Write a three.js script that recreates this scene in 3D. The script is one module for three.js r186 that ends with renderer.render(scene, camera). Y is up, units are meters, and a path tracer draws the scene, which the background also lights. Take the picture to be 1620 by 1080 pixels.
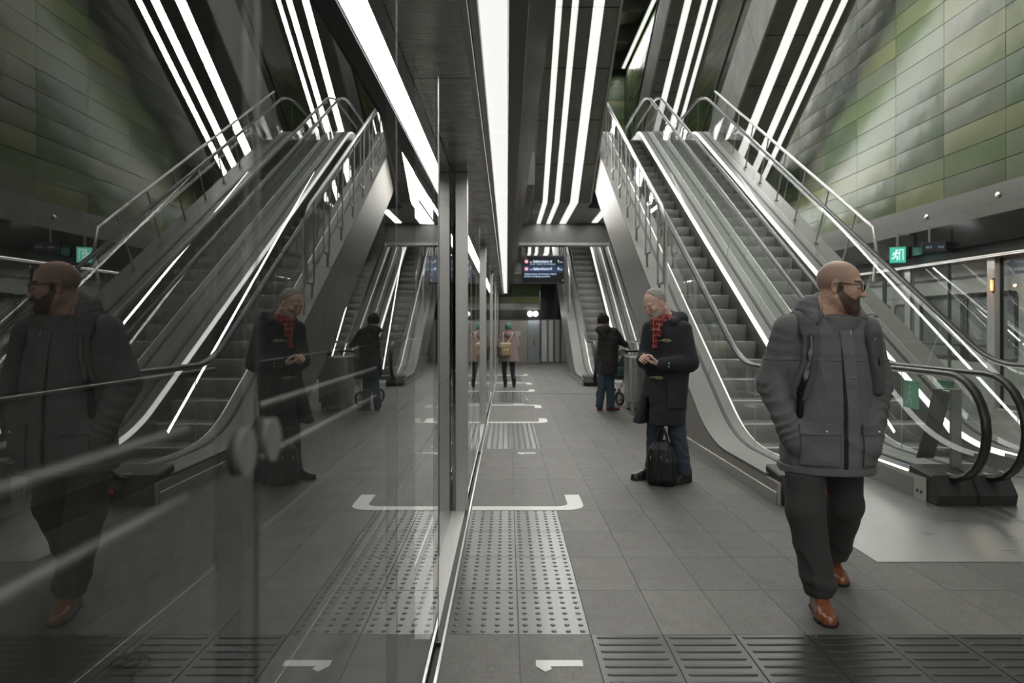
import * as THREE from 'three';
import { RoundedBoxGeometry } from 'three/addons/geometries/RoundedBoxGeometry.js';
import { mergeGeometries, mergeVertices, toCreasedNormals } from 'three/addons/utils/BufferGeometryUtils.js';
import { RectAreaLightUniformsLib } from 'three/addons/lights/RectAreaLightUniformsLib.js';

// ---------------------------------------------------------------- camera, light level
RectAreaLightUniformsLib.init();
const scene = new THREE.Scene();
scene.background = new THREE.Color(0x000000);
const EYE = 1.47, FOCAL = 1100;
const camera = new THREE.PerspectiveCamera(2 * Math.atan(540 / FOCAL) * 180 / Math.PI, 1.5, 0.03, 200);
camera.position.set(0, EYE, 0);
camera.lookAt(0, EYE, -10);
camera.setViewOffset(1620, 1080, 8, 25, 1620, 1080);
camera.focus = 4.6;
camera.userData.fStop = 2.4;
const renderer = new THREE.WebGLRenderer({ antialias: true });
renderer.toneMapping = THREE.LinearToneMapping;
renderer.toneMappingExposure = 1.15;
renderer.shadowMap.enabled = true;
const L_EDGE = 9, L_TRUSS = 17, L_SKIRT = 9, L_HALL = 32;          // radiance of the platform-edge strips, the strips under the upper flights, the skirt lights
const GLOW = 0.74, GLOW_COL = [1.0, 0.995, 0.965];

// ---------------------------------------------------------------- helpers
const flatten = THREE.BufferGeometry.prototype.toNonIndexed;
THREE.BufferGeometry.prototype.toNonIndexed = function () { return this.index ? flatten.call(this) : this; };
const V = (x, y, z) => new THREE.Vector3(x, y, z);
let rs = 7;
const rnd = () => { rs = (rs + 0x6d2b79f5) | 0; let t = Math.imul(rs ^ (rs >>> 15), 1 | rs); t = (t + Math.imul(t ^ (t >>> 7), 61 | t)) ^ t; return ((t ^ (t >>> 14)) >>> 0) / 4294967296; };
const rr = (a, b) => a + (b - a) * rnd();
const used = {};
const numbered = (n) => { const k = used[n] = (used[n] ?? -1) + 1; return k ? n + '_' + String(k).padStart(3, '0') : n; };
function tag(o, label, category, group, kind) {
  if (label) o.userData.label = label;
  if (category) o.userData.category = category;
  if (group) o.userData.group = group;
  if (kind) o.userData.kind = kind;
  return o;
}
function thing(name, label, category, pos = [0, 0, 0], turn = 0, group) {
  const o = new THREE.Group(); o.name = numbered(name); scene.add(o);
  o.position.set(...pos); o.rotation.y = turn;
  return tag(o, label, category, group);
}
function struct(name, label, parent) {
  const o = new THREE.Group(); o.name = numbered(name); scene.add(o);
  return tag(o, label, null, null, 'structure');
}
function part(name, geo, mat, parent = scene) {
  const g = Array.isArray(geo) ? (geo.length === 1 ? geo[0] : merge(geo)) : geo;
  const m = new THREE.Mesh(g, mat); m.name = parent === scene ? numbered(name) : name;
  m.castShadow = m.receiveShadow = true; parent.add(m); return m;
}
function merge(list) {
  const gs = list.map((g) => { const k = g.index ? g.toNonIndexed() : g.clone(); for (const a of Object.keys(k.attributes)) if (!['position', 'normal', 'uv', 'color'].includes(a)) k.deleteAttribute(a); if (!k.attributes.normal) k.computeVertexNormals(); if (!k.attributes.uv) uvm(k); return k; });
  const col = gs.some((g) => g.attributes.color);
  if (col) for (const g of gs) if (!g.attributes.color) g.setAttribute('color', new THREE.BufferAttribute(new Float32Array(g.attributes.position.count * 3).fill(1), 3));
  return mergeGeometries(gs, false);
}
// uv in metres from position by the dominant axis of the normal
function uvm(g) {
  if (!g.attributes.normal) g.computeVertexNormals();
  const p = g.attributes.position, n = g.attributes.normal, uv = new Float32Array(p.count * 2);
  for (let i = 0; i < p.count; i++) {
    const ax = Math.abs(n.getX(i)), ay = Math.abs(n.getY(i)), az = Math.abs(n.getZ(i));
    const [x, y, z] = [p.getX(i), p.getY(i), p.getZ(i)];
    if (ay >= ax && ay >= az) { uv[2 * i] = x; uv[2 * i + 1] = z; } else if (ax >= az) { uv[2 * i] = z; uv[2 * i + 1] = y; } else { uv[2 * i] = x; uv[2 * i + 1] = y; }
  }
  g.setAttribute('uv', new THREE.BufferAttribute(uv, 2)); return g;
}
// box between two corners in (X, Y, D); D is the distance ahead of the camera along the platform (z = -D)
function bx(x0, x1, y0, y1, d0, d1, r = 0) {
  const w = Math.abs(x1 - x0), h = Math.abs(y1 - y0), d = Math.abs(d1 - d0), rad = Math.min(r, w * 0.49, h * 0.49, d * 0.49);
  let g = rad > 0.0004 ? new RoundedBoxGeometry(w, h, d, 2, rad) : new THREE.BoxGeometry(w, h, d);
  g = g.index ? g.toNonIndexed() : g;
  g.translate((x0 + x1) / 2, (y0 + y1) / 2, -(d0 + d1) / 2);
  return uvm(g);
}
function tube(pts, r, seg = 8, sm = false, n) {
  const vs = pts.map((p) => V(p[0], p[1], -p[2]));
  let curve;
  if (sm) curve = new THREE.CatmullRomCurve3(vs, false, 'centripetal');
  else { curve = new THREE.CurvePath(); for (let i = 1; i < vs.length; i++) curve.add(new THREE.LineCurve3(vs[i - 1], vs[i])); }
  const g = new THREE.TubeGeometry(curve, n ?? (sm ? pts.length * 6 : Math.max(1, (pts.length - 1) * 6)), r, seg, false);
  return uvm(g.toNonIndexed());
}
const cyl = (a, b, r0, r1 = r0, seg = 12) => {          // capped cylinder between points given as (X, Y, D)
  const p = V(a[0], a[1], -a[2]), q = V(b[0], b[1], -b[2]), d = q.clone().sub(p);
  const g = new THREE.CylinderGeometry(r1, r0, d.length(), seg).toNonIndexed();
  g.applyQuaternion(new THREE.Quaternion().setFromUnitVectors(V(0, 1, 0), d.clone().normalize()));
  g.translate(...p.add(q).multiplyScalar(0.5).toArray()); return g;
};
const beam = (a, b, w, h) => {                          // rectangular bar between points given as (X, Y, D)
  const p = V(a[0], a[1], -a[2]), q = V(b[0], b[1], -b[2]), d = q.clone().sub(p), len = d.length();
  const m = new THREE.Matrix4().lookAt(p, q, V(0, 1, 0.0001));
  const g = new RoundedBoxGeometry(w, h, len, 1, Math.min(w, h) * 0.12); const k = g.index ? g.toNonIndexed() : g;
  k.applyMatrix4(m); k.translate(...p.add(q).multiplyScalar(0.5).toArray()); return uvm(k);
};
// extrudes a closed outline of (x, n) along a path of {D, Y, nD, nY} (n runs along the path's normal)
function sweep(outline, path, crease = 0.6, closedEnds = true) {
  const P = [], idx = [], m = outline.length;
  for (const q of path) for (const [x, n] of outline) P.push(x, q.Y + n * q.nY, -(q.D + n * q.nD));
  for (let i = 0; i + 1 < path.length; i++) for (let j = 0; j < m; j++) {
    const a = i * m + j, b = i * m + (j + 1) % m, c = a + m, d = b + m;
    idx.push(a, b, d, a, d, c);
  }
  if (closedEnds) {
    const tri = THREE.ShapeUtils.triangulateShape(outline.map(([x, n]) => new THREE.Vector2(x, n)), []);
    const o = (path.length - 1) * m;
    for (const [a, b, c] of tri) { idx.push(a, b, c); idx.push(o + c, o + b, o + a); }
  }
  let g = new THREE.BufferGeometry(); g.setAttribute('position', new THREE.Float32BufferAttribute(P, 3)); g.setIndex(idx);
  // outward orientation
  g = fixWinding(g);
  g = toCreasedNormals(g, crease);
  return uvm(g);
}
function fixWinding(g) {
  const p = g.attributes.position, ix = g.index; let vol = 0; const a = V(0, 0, 0), b = V(0, 0, 0), c = V(0, 0, 0);
  for (let i = 0; i < ix.count; i += 3) { a.fromBufferAttribute(p, ix.getX(i)); b.fromBufferAttribute(p, ix.getX(i + 1)); c.fromBufferAttribute(p, ix.getX(i + 2)); vol += a.dot(b.cross(c)); }
  if (vol < 0) { const r = ix.array; for (let i = 0; i < r.length; i += 3) { const t = r[i]; r[i] = r[i + 1]; r[i + 1] = t; } }
  return g;
}
const rect = (x0, x1, n0, n1) => [[x0, n0], [x1, n0], [x1, n1], [x0, n1]];
// flat polygon of (D, Y) points extruded across X
function slabDY(pts, x0, x1, bevel = 0) {
  const s = new THREE.Shape(pts.map(([d, y]) => new THREE.Vector2(d, y)));
  const t = Math.abs(x1 - x0), g = new THREE.ExtrudeGeometry(s, { depth: t - 2 * bevel, bevelEnabled: bevel > 0, bevelSize: bevel, bevelThickness: bevel, bevelOffset: -bevel, bevelSegments: 1, curveSegments: 16 });
  // local (d, y, x) -> world (x, y, -d)
  g.translate(0, 0, Math.min(x0, x1) + bevel);
  g.applyMatrix4(new THREE.Matrix4().set(0, 0, 1, 0, 0, 1, 0, 0, -1, 0, 0, 0, 0, 0, 0, 1));
  return uvm(toCreasedNormals(g, 0.5));
}
// outline in (X, D) laid flat on height y, thickness t upwards
function slabXD(pts, y, t, bevel = 0) {
  const s = new THREE.Shape(pts.map(([x, d]) => new THREE.Vector2(x, d)));
  const g = new THREE.ExtrudeGeometry(s, { depth: Math.max(t - bevel, 0.0005), bevelEnabled: bevel > 0, bevelSize: bevel, bevelThickness: bevel, bevelOffset: -bevel, bevelSegments: 1, curveSegments: 12 });
  g.applyMatrix4(new THREE.Matrix4().set(1, 0, 0, 0, 0, 0, 1, y, 0, -1, 0, 0, 0, 0, 0, 1));
  return uvm(g);
}
// lamp helper: a RectAreaLight at p facing dir, long side along up
function areaLight(name, parent, p, dir, up, w, len, radiance, col = GLOW_COL) {
  const l = new THREE.RectAreaLight(new THREE.Color().setRGB(...col), radiance, w, len);
  l.name = name; l.position.copy(p); parent.add(l);
  const z = dir.clone().negate().normalize(), x = up.clone().cross(z).normalize(), y = z.clone().cross(x);
  l.quaternion.setFromRotationMatrix(new THREE.Matrix4().makeBasis(x, y, z)); return l;
}

// ---------------------------------------------------------------- textures
function tex(W, H, f, srgb, rep = [1, 1]) {
  const d = new Uint8Array(W * H * 4);
  for (let y = 0; y < H; y++) for (let x = 0; x < W; x++) { const c = f(x, y), i = (y * W + x) * 4; for (let k = 0; k < 3; k++) d[i + k] = Math.max(0, Math.min(255, (Array.isArray(c) ? c[k] : c) * 255)); d[i + 3] = 255; }
  const t = new THREE.DataTexture(d, W, H, THREE.RGBAFormat); t.wrapS = t.wrapT = THREE.RepeatWrapping; t.magFilter = THREE.LinearFilter; t.minFilter = THREE.LinearMipmapLinearFilter; t.generateMipmaps = true;
  if (srgb) t.colorSpace = THREE.SRGBColorSpace; t.repeat.set(...rep); t.needsUpdate = true; return t;
}
function tileNoise(W, H, cx, cy, seed) {                 // periodic value noise on a cx x cy lattice
  const s = rs; rs = seed; const g = Array.from({ length: cx * cy }, rnd); rs = s;
  return (x, y) => {
    const fx = x / W * cx, fy = y / H * cy, x0 = Math.floor(fx), y0 = Math.floor(fy), tx = fx - x0, ty = fy - y0, sx = tx * tx * (3 - 2 * tx), sy = ty * ty * (3 - 2 * ty);
    const q = (i, j) => g[((j % cy + cy) % cy) * cx + ((i % cx + cx) % cx)];
    return (q(x0, y0) * (1 - sx) + q(x0 + 1, y0) * sx) * (1 - sy) + (q(x0, y0 + 1) * (1 - sx) + q(x0 + 1, y0 + 1) * sx) * sy;
  };
}
const n16 = tileNoise(512, 512, 16, 16, 1), n64 = tileNoise(512, 512, 64, 64, 2), n200 = tileNoise(512, 512, 200, 200, 3), n340 = tileNoise(512, 512, 340, 340, 4), n5 = tileNoise(512, 512, 5, 5, 5);
const graniteMap = tex(512, 512, (x, y) => { const a = n340(x, y), b = n200(x, y), c = n16(x, y), d = n5(x, y); let v = 0.80 + 0.16 * (a - 0.5) + 0.16 * (b - 0.5) + 0.06 * (c - 0.5) + 0.06 * (d - 0.5); if (a > 0.9) v += 0.15; if (b < 0.1) v -= 0.12; return [v, v * 0.985, v * 0.95]; }, true, [1.1, 1.1]);
const graniteBump = tex(512, 512, (x, y) => 0.5 * n340(x, y) + 0.3 * n200(x, y) + 0.2 * n64(x, y), false, [1.1, 1.1]);
const brushN = tileNoise(512, 512, 6, 340, 11), brushN2 = tileNoise(512, 512, 3, 120, 12);
const brushRough = tex(512, 512, (x, y) => 0.78 + 0.16 * (brushN(x, y) - 0.5) + 0.10 * (brushN2(x, y) - 0.5) + 0.16 * (n5(x, y) - 0.5) + 0.06 * (n16(x, y) - 0.5), false, [0.8, 0.8]);
const brushBump = tex(512, 512, (x, y) => 0.6 * brushN(x, y) + 0.4 * brushN2(x, y), false, [0.8, 0.8]);
const mottle = tex(512, 512, (x, y) => { const v = 0.86 + 0.12 * (n5(x, y) - 0.5) + 0.08 * (n16(x, y) - 0.5) + 0.05 * (n64(x, y) - 0.5); return [v, v, v]; }, true, [0.5, 0.5]);
const waveBump = tex(512, 512, (x, y) => 0.7 * n5(x, y) + 0.3 * n16(x, y), false, [0.45, 0.45]);
const clothBump = tex(256, 256, (x, y) => 0.5 + 0.25 * Math.sin(x * Math.PI / 4) * Math.sin(y * Math.PI / 4) + 0.3 * (n200(x * 2, y * 2) - 0.5), false, [9, 9]);
const ribBump = tex(64, 8, (x) => (Math.cos(x / 64 * 2 * Math.PI * 4) > 0 ? 1 : 0), false, [1 / 0.036, 1]);
const ribMap = tex(64, 8, (x) => { const c = Math.cos(x / 64 * 2 * Math.PI * 4), v = c > 0.1 ? 1.0 : 0.66; return [v, v, v]; }, true, [1 / 0.036, 1]);
const stainMap = tex(512, 512, (x, y) => { const s = Math.max(0, n16(x, y) - 0.55) * 1.6 * n64(x, y) + Math.max(0, n5(x, y) - 0.6) * 0.5; const v = 0.92 - 0.5 * s; return [v, v * 0.99, v * 0.96]; }, true, [0.7, 0.35]);

// ---------------------------------------------------------------- materials
const C = (r, g, b) => new THREE.Color().setRGB(r, g, b);
const std = (name, color, roughness, metalness = 0, o = {}) => { const m = new THREE.MeshPhysicalMaterial({ color, roughness, metalness, ...o }); m.name = name; return m; };
const M = {
  stone: [0.172, 0.163, 0.179, 0.157].map((v, i) => std('stone' + i, C(v * [1, 1, 1, 0.97][i], v * 0.985, v * [0.93, 0.95, 0.92, 0.95][i]), 0.62, 0, { map: graniteMap, bumpMap: graniteBump, bumpScale: 0.0006 })),
  grout: std('grout', C(0.14, 0.138, 0.13), 0.9),
  steel: std('brushed_steel', C(0.55, 0.545, 0.525), 0.45, 0.75, { roughnessMap: brushRough, bumpMap: brushBump, bumpScale: 0.00006 }),
  steelLight: std('satin_steel', C(0.64, 0.635, 0.61), 0.5, 1, { roughnessMap: brushRough }),
  steelDark: std('dark_steel', C(0.26, 0.255, 0.245), 0.5, 1, { roughnessMap: brushRough }),
  plate: std('tactile_steel', C(0.095, 0.095, 0.092), 0.27, 0.0, { specularIntensity: 0.42 }),
  clad: std('cladding_steel', C(0.42, 0.40, 0.37), 0.48, 0.6),
  deck: std('deck_aluminium', C(0.175, 0.174, 0.160), 0.52, 0.3),
  soffit: std('stained_soffit_steel', C(0.38, 0.375, 0.36), 0.36, 0.9, { map: stainMap, roughnessMap: brushRough }),
  soffitPanel: std('soffit_panel', C(0.175, 0.168, 0.15), 0.45, 0, { map: mottle }),
  sidePanel: std('side_panel', C(0.34, 0.335, 0.315), 0.5, 0.4, { map: mottle }),
  slabPaint: std('painted_slab', C(0.24, 0.235, 0.22), 0.6, 0, { map: mottle }),
  dark: std('dark_void', C(0.03, 0.03, 0.029), 0.6),
  black: std('black_rubber', C(0.016, 0.016, 0.016), 0.38),
  blackMat: std('black_plastic', C(0.022, 0.022, 0.021), 0.55),
  blackGloss: std('black_gloss', C(0.012, 0.013, 0.012), 0.12),
  concrete: std('concrete', C(0.2, 0.198, 0.185), 0.85, 0, { map: mottle }),
  ceil: std('ceiling_panel', C(0.5, 0.5, 0.47), 0.6),
  glow: std('diffuser', C(0.85, 0.85, 0.83), 0.6, 0, { emissive: C(...GLOW_COL), emissiveIntensity: GLOW }),
  glowSkirt: std('skirt_diffuser', C(0.85, 0.85, 0.83), 0.6, 0, { emissive: C(...GLOW_COL), emissiveIntensity: 1.3 }),
  glassDoor: std('door_glass', C(0.90, 0.93, 0.91), 0.0, 0, { transmission: 1, thickness: 0, ior: 2.35 }),
  glass: std('balustrade_glass', C(0.95, 0.98, 0.96), 0.0, 0, { transmission: 1, thickness: 0, ior: 1.74 }),
  glassEdge: std('glass_edge', C(0.45, 0.55, 0.5), 0.25, 0, { specularIntensity: 1 }),
  white: std('white_marking', C(0.66, 0.655, 0.62), 0.6),
  step: std('step_metal', C(0.34, 0.337, 0.32), 0.5, 0.15, { map: ribMap, bumpMap: ribBump, bumpScale: 0.003 }),
  trainWhite: std('train_white', C(0.76, 0.765, 0.735), 0.3),
};
const greens = [[0.20, 0.225, 0.125], [0.145, 0.19, 0.105], [0.19, 0.215, 0.16], [0.085, 0.125, 0.07], [0.225, 0.235, 0.14], [0.115, 0.155, 0.09], [0.17, 0.185, 0.15], [0.13, 0.175, 0.12]]
  .map((c, i) => std('green_enamel' + i, C(c[0] * 0.62, c[1] * 0.66, c[2] * 0.53), 0.27, 0, { bumpMap: waveBump, bumpScale: 0.008, specularIntensity: 0.34 }));

// ================================================================ FLOOR
const BK = -24;                                          // the hall goes on this far behind the viewer
const TX0 = -0.287, TW = 0.3425, TD0 = 3.31, TL = 0.555;
const colX = (i) => TX0 + i * TW, rowD = (j) => TD0 + j * TL;
const floor = struct('floor', 'grey granite platform floor with steel tactile plates and white door markings');
part('screed', [bx(-0.30, 8.62, -0.3, -0.006, BK, 50)], M.grout, floor);
function tileGeo(w, l, t, ch) {                          // slab with a small chamfer, top at y = 0
  const a = w / 2, b = l / 2, P = [[-a, -ch, -b], [a, -ch, -b], [a, -ch, b], [-a, -ch, b], [-a + ch, 0, -b + ch], [a - ch, 0, -b + ch], [a - ch, 0, b - ch], [-a + ch, 0, b - ch], [-a, -t, -b], [a, -t, -b], [a, -t, b], [-a, -t, b]];
  const Q = [[4, 7, 6, 5], [0, 4, 5, 1], [1, 5, 6, 2], [2, 6, 7, 3], [3, 7, 4, 0], [0, 1, 9, 8], [1, 2, 10, 9], [2, 3, 11, 10], [3, 0, 8, 11]], o = [];
  for (const [i, j, k, l2] of Q) for (const v of [i, j, k, i, k, l2]) o.push(...P[v]);
  const g = new THREE.BufferGeometry(); g.setAttribute('position', new THREE.Float32BufferAttribute(o, 3)); g.computeVertexNormals(); return uvm(g);
}
const tileShapes = [0, 1, 2].map((k) => { const g = tileGeo(TW - 0.002, TL - 0.002, 0.03, 0.0005); const uv = g.attributes.uv; for (let i = 0; i < uv.count; i++) uv.setXY(i, uv.getX(i) + k * 0.37, uv.getY(i) + k * 0.61); return g; });
// plate with rows of raised studs; the studs are one sub-part
const plateGeo = tileGeo(TW - 0.004, TL - 0.004, 0.03, 0.0012);
const studGeo = (() => {
  const prof = [[0.0001, 0.0058], [0.005, 0.0056], [0.0092, 0.0042], [0.0122, 0.0018], [0.0135, 0]].map(([r, y]) => new THREE.Vector2(r, y));
  const one = new THREE.LatheGeometry(prof.reverse(), 12).toNonIndexed(), list = [];
  for (let i = 0; i < 5; i++) for (let j = 0; j < 8; j++) { const g = one.clone(); g.translate(-TW / 2 + TW / 5 * (i + 0.5), -0.0002, -TL / 2 + TL / 8 * (j + 0.5)); list.push(g); }
  return merge(list);
})();
const barGeo = (() => {
  const list = [];
  for (let j = 0; j < 8; j++) {
    const c = new THREE.CapsuleGeometry(0.0125, TW - 0.075, 5, 10).toNonIndexed(); c.rotateZ(Math.PI / 2); c.scale(1, 0.45, 1);
    c.translate(0, -0.0006, -TL / 2 + TL / 8 * (j + 0.5)); list.push(c);
  }
  return merge(list);
})();
const studRows = new Set([0, 1, 2, 3, 9, 10, 11, 12, 18, 19, 20, 21, 27, 28, 29, 30]);
const restTiles = [[], [], [], []];
const overPlate = (x, d) => x > 2.45 && d > 4.5 && d < 6.6;
for (let j = -48; j < 46; j++) for (let i = 0; i < 26; i++) {
  const x = colX(i + 0.5), d = rowD(j + 0.5);
  if (i < 2 && studRows.has(j)) {
    const p = part('studded_plate', plateGeo, M.plate, floor); p.position.set(x, 0, -d);
    part('studs', studGeo, M.plate, p); continue;
  }
  if (j === -1 && i >= 2 && i < 20) {
    const p = part('ribbed_plate', plateGeo, M.plateDark ??= std('guide_steel', C(0.034, 0.034, 0.032), 0.34, 0, { specularIntensity: 0.5 }), floor); p.position.set(x, 0.0005 * (i % 3), -d);
    part('ribs', barGeo, M.plateDark, p); continue;
  }
  if (overPlate(x, d)) continue;
  const pick = Math.floor(rnd() * 4), shp = tileShapes[Math.floor(rnd() * 3)];
  const tone = (x > 0.9 && rnd() < 0.45) ? 3 : pick % 3;
  if ((i < 8 && j >= -2 && j < 14) || (i >= 8 && j >= -2 && j < 3)) {
    const p = part('tile', shp, M.stone[tone], floor); p.position.set(x, -rnd() * 0.0006, -d); p.rotation.y = 0;
  } else { const g = shp.clone(); g.translate(x, -rnd() * 0.0006, -d); restTiles[tone].push(g); }
}
restTiles.forEach((l, k) => { if (l.length) tag(part('far_tiles', l, M.stone[k], floor), null, null, null, 'stuff'); });
// steel plates in front of and under the escalator ends, dark slot across the platform, edging
for (const [x0, x1] of [[2.30, 3.828], [3.832, 5.6]]) part('landing_plate', [bx(x0, x1, -0.02, 0.004, 4.32, 6.95, 0.001)], M.landing ??= std('landing_steel', C(0.4, 0.4, 0.385), 0.42, 0.85, { roughnessMap: brushRough }), floor);
part('drain_slot', [bx(0.4, 2.6, -0.004, 0.0015, 14.98, 15.14)], M.blackMat, floor);
part('edging_strip', [bx(-0.303, -0.290, -0.05, 0.004, BK, 27.4, 0.001)], M.steel, floor);
// white markings let into the floor
const arrow = [[0.1267, 3.051], [0.3306, 3.051], [0.3293, 2.998], [0.1859, 2.998], [0.193, 2.974], [0.1615, 2.95], [0.1246, 2.998]];
for (let k = 0; k < 4; k++) part('arrow_marking', slabXD(arrow.map(([x, d]) => [x, d + k * 4.995]), 0, 0.0035, 0.0006), M.white, floor);
function bracket(d, s) {                                 // s = +1 curls away from the camera
  const pts = [[-0.28, 0], [0.46, 0]];
  for (let k = 0; k <= 6; k++) { const a = -Math.PI / 2 + k / 6 * Math.PI / 2; pts.push([0.475 + 0.15 * Math.cos(a), 0.15 + 0.15 * Math.sin(a)]); }
  pts.push([0.625, 0.5], [0.50, 0.5], [0.50, 0.19]);
  for (let k = 0; k <= 4; k++) { const a = k / 4 * Math.PI / 2; pts.push([0.40 + 0.10 * Math.cos(a) * 0.98, 0.19 - 0.08 * Math.sin(a)]); }
  pts.push([-0.28, 0.11]);
  part('bracket_marking', slabXD(pts.map(([x, q]) => [x, d + s * q]), 0, 0.002), M.white, floor);
}
for (const d of [5.545, 10.52, 15.5, 20.48]) bracket(d, 1);
for (const d of [12.93, 17.9]) bracket(d, -1);

// ================================================================ PLATFORM SCREEN WALLS (left one is what the camera stands beside)
function screenWall(side, mir, doors, zoneJoints, d0, d1) {
  const X = (x) => (mir ? 8.3 - x : x), B = (x0, x1, ...r) => bx(Math.min(X(x0), X(x1)), Math.max(X(x0), X(x1)), ...r);
  const w = struct('wall_' + side, `${side === 'left' ? 'near' : 'opposite'} platform edge wall of tall glass panes and steel posts`);
  const pane = (da, db, x, y0 = 0.03, y1 = 2.69) => { const g = new THREE.PlaneGeometry(db - da, y1 - y0); g.rotateY(Math.PI / 2 * (mir ? -1 : 1)); g.translate(X(x), (y0 + y1) / 2, -(da + db) / 2); return g; };
  const frameStuff = [];
  for (const [a, b] of zoneJoints.panes) {
    const p = part('glass_panel', pane(a + 0.004, b - 0.004, -0.32), M.glassDoor, w);
    part('edge_strip', [B(-0.335, -0.323, 0.03, 2.69, b - 0.009, b - 0.004), B(-0.335, -0.323, 0.03, 2.69, a + 0.004, a + 0.009)], M.blackMat, p);
  }
  if (mir) for (const [a, b] of zoneJoints.panes) part('push_bar', [B(-0.36, -0.34, 1.08, 1.12, a + 0.1, b - 0.1, 0.006)], M.blackMat, w);
  for (const d of zoneJoints.seals) part('rubber_seal', [B(-0.36, -0.325, 0.03, 2.69, d - 0.03, d + 0.03)], M.blackMat, w);
  for (const d of zoneJoints.thin ?? []) part('joint_seal', [B(-0.35, -0.321, 0.03, 2.69, d - 0.012, d + 0.012)], M.blackMat, w);
  for (const d of zoneJoints.posts) part('steel_post', [B(-0.41, -0.312, 0.0, 2.68, d, d + (mir ? 0.2 : 0.1), 0.006)], M.steel, w);
  // polished edge of the fixed glass at the near jamb of every door
  for (const [a] of doors) part('jamb_edge', [B(-0.345, -0.318, 0.0, 2.69, a - 0.012, a, 0.003)], M.steelLight, w);
  part('base_channel', [B(-0.345, -0.308, -0.25, -0.03, d0, d1)], M.blackMat, w);
  part('bottom_rail', [B(-0.352, -0.330, -0.02, 0.035, d0, doors[0][0]), ...doors.slice(0, -1).map(([, b], k) => B(-0.352, -0.330, -0.02, 0.035, b + 0.1, doors[k + 1][0]))], M.blackMat, w);
  part('platform_edge', [B(-0.75, -0.30, -1.3, -0.045, d0, d1)], M.concrete, w);
  doors.forEach(([a, b], k) => {
    const dr = struct('door_1', `sliding glass door ${side === 'left' ? 'set back in the near glass wall' : 'in the opposite glass wall'}`);
    dr.name = 'door_' + (++doorCount);
    const m = (a + b) / 2;
    for (const [p, q] of [[a, m - 0.012], [m + 0.012, b + 0.02]]) {
      const leaf = part('door_leaf', pane(p, q, -0.43, 0.02, 2.66), M.glassDoor, dr);
      part('leaf_rail', [B(-0.445, -0.432, 0.012, 0.09, p, q), B(-0.445, -0.432, 2.58, 2.67, p, q)], M.steelDark, leaf);
      if (mir) part('leaf_stile', [B(-0.45, -0.425, 0.012, 2.67, p, p + 0.06), B(-0.45, -0.425, 0.012, 2.67, q - 0.06, q)], M.blackMat, leaf);
    }
    part('door_seal', [B(-0.445, -0.425, 0.02, 2.66, m - 0.012, m + 0.012)], M.blackMat, dr);
    const ridges = []; for (let r = 0; r < 9; r++) ridges.push(B(-0.44 + r * 0.0122, -0.44 + r * 0.0122 + 0.0085, -0.02, 0.006, a, b));
    part('grooved_sill', [B(-0.45, -0.332, -0.05, 0.002, a, b), ...ridges], M.sill ??= std('sill_aluminium', C(0.62, 0.61, 0.58), 0.5, 0.2), dr);
    part('sill_slot', [B(-0.331, -0.307, -0.05, -0.012, a, b)], M.blackMat, dr);
  });
  return w;
}
let doorCount = 0;
{
  const per = 4.93, doors = [], panes = [], posts = [], seals = [], thin = [];
  panes.push([BK + 0.1, -4], [-4, -1.2], [-1.2, 0.887], [0.887, 2.02], [2.02, 3.236]); seals.push(0.887); thin.push(2.02);
  for (let k = 0; k < 5; k++) {
    const a = 3.25 + k * per; doors.push([a, a + 2.25]); posts.push(a + 2.25);
    const z = a + 2.35;
    panes.push([z, z + 0.26], [z + 0.26, z + 1.4], [z + 1.4, z + 2.58]); seals.push(z + 0.26); thin.push(z + 1.4);
  }
  const w = screenWall('left', false, doors, { panes, posts, seals, thin }, BK, 27.4);
  // emergency leaves beside the camera: push bars on the track side and the round bosses at the meeting stiles
  for (const y of [1.35, 1.272]) part('push_bar', [tube([[-0.37, y, 0.99], [-0.37, y, 1.95]], 0.006, 8), tube([[-0.37, y, -0.1], [-0.37, y, 0.80]], 0.0065, 8)], M.sidePanel, w);
  for (const d of [0.84, 0.932]) { const g = new THREE.CylinderGeometry(0.027, 0.029, 0.008, 28).toNonIndexed(); g.rotateZ(Math.PI / 2); g.translate(-0.316, 1.318, -d); part('round_boss', g, M.slabPaint, w); }
}
const rightDoors = [], rightPanes = [], rightPosts = [], rightSeals = [];
for (let k = -2; k < 5; k++) { const a = 5.1 + k * 4.93; rightDoors.push([a, a + 2.25]); rightPosts.push(a + 2.25, a - 0.1); const z = a + 2.35; rightPanes.push([z, z + 1.2], [z + 1.2, z + 2.48]); rightSeals.push(z + 1.2); }
screenWall('right', true, rightDoors, { panes: rightPanes, posts: rightPosts, seals: rightSeals }, -6, 27.4);

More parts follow.
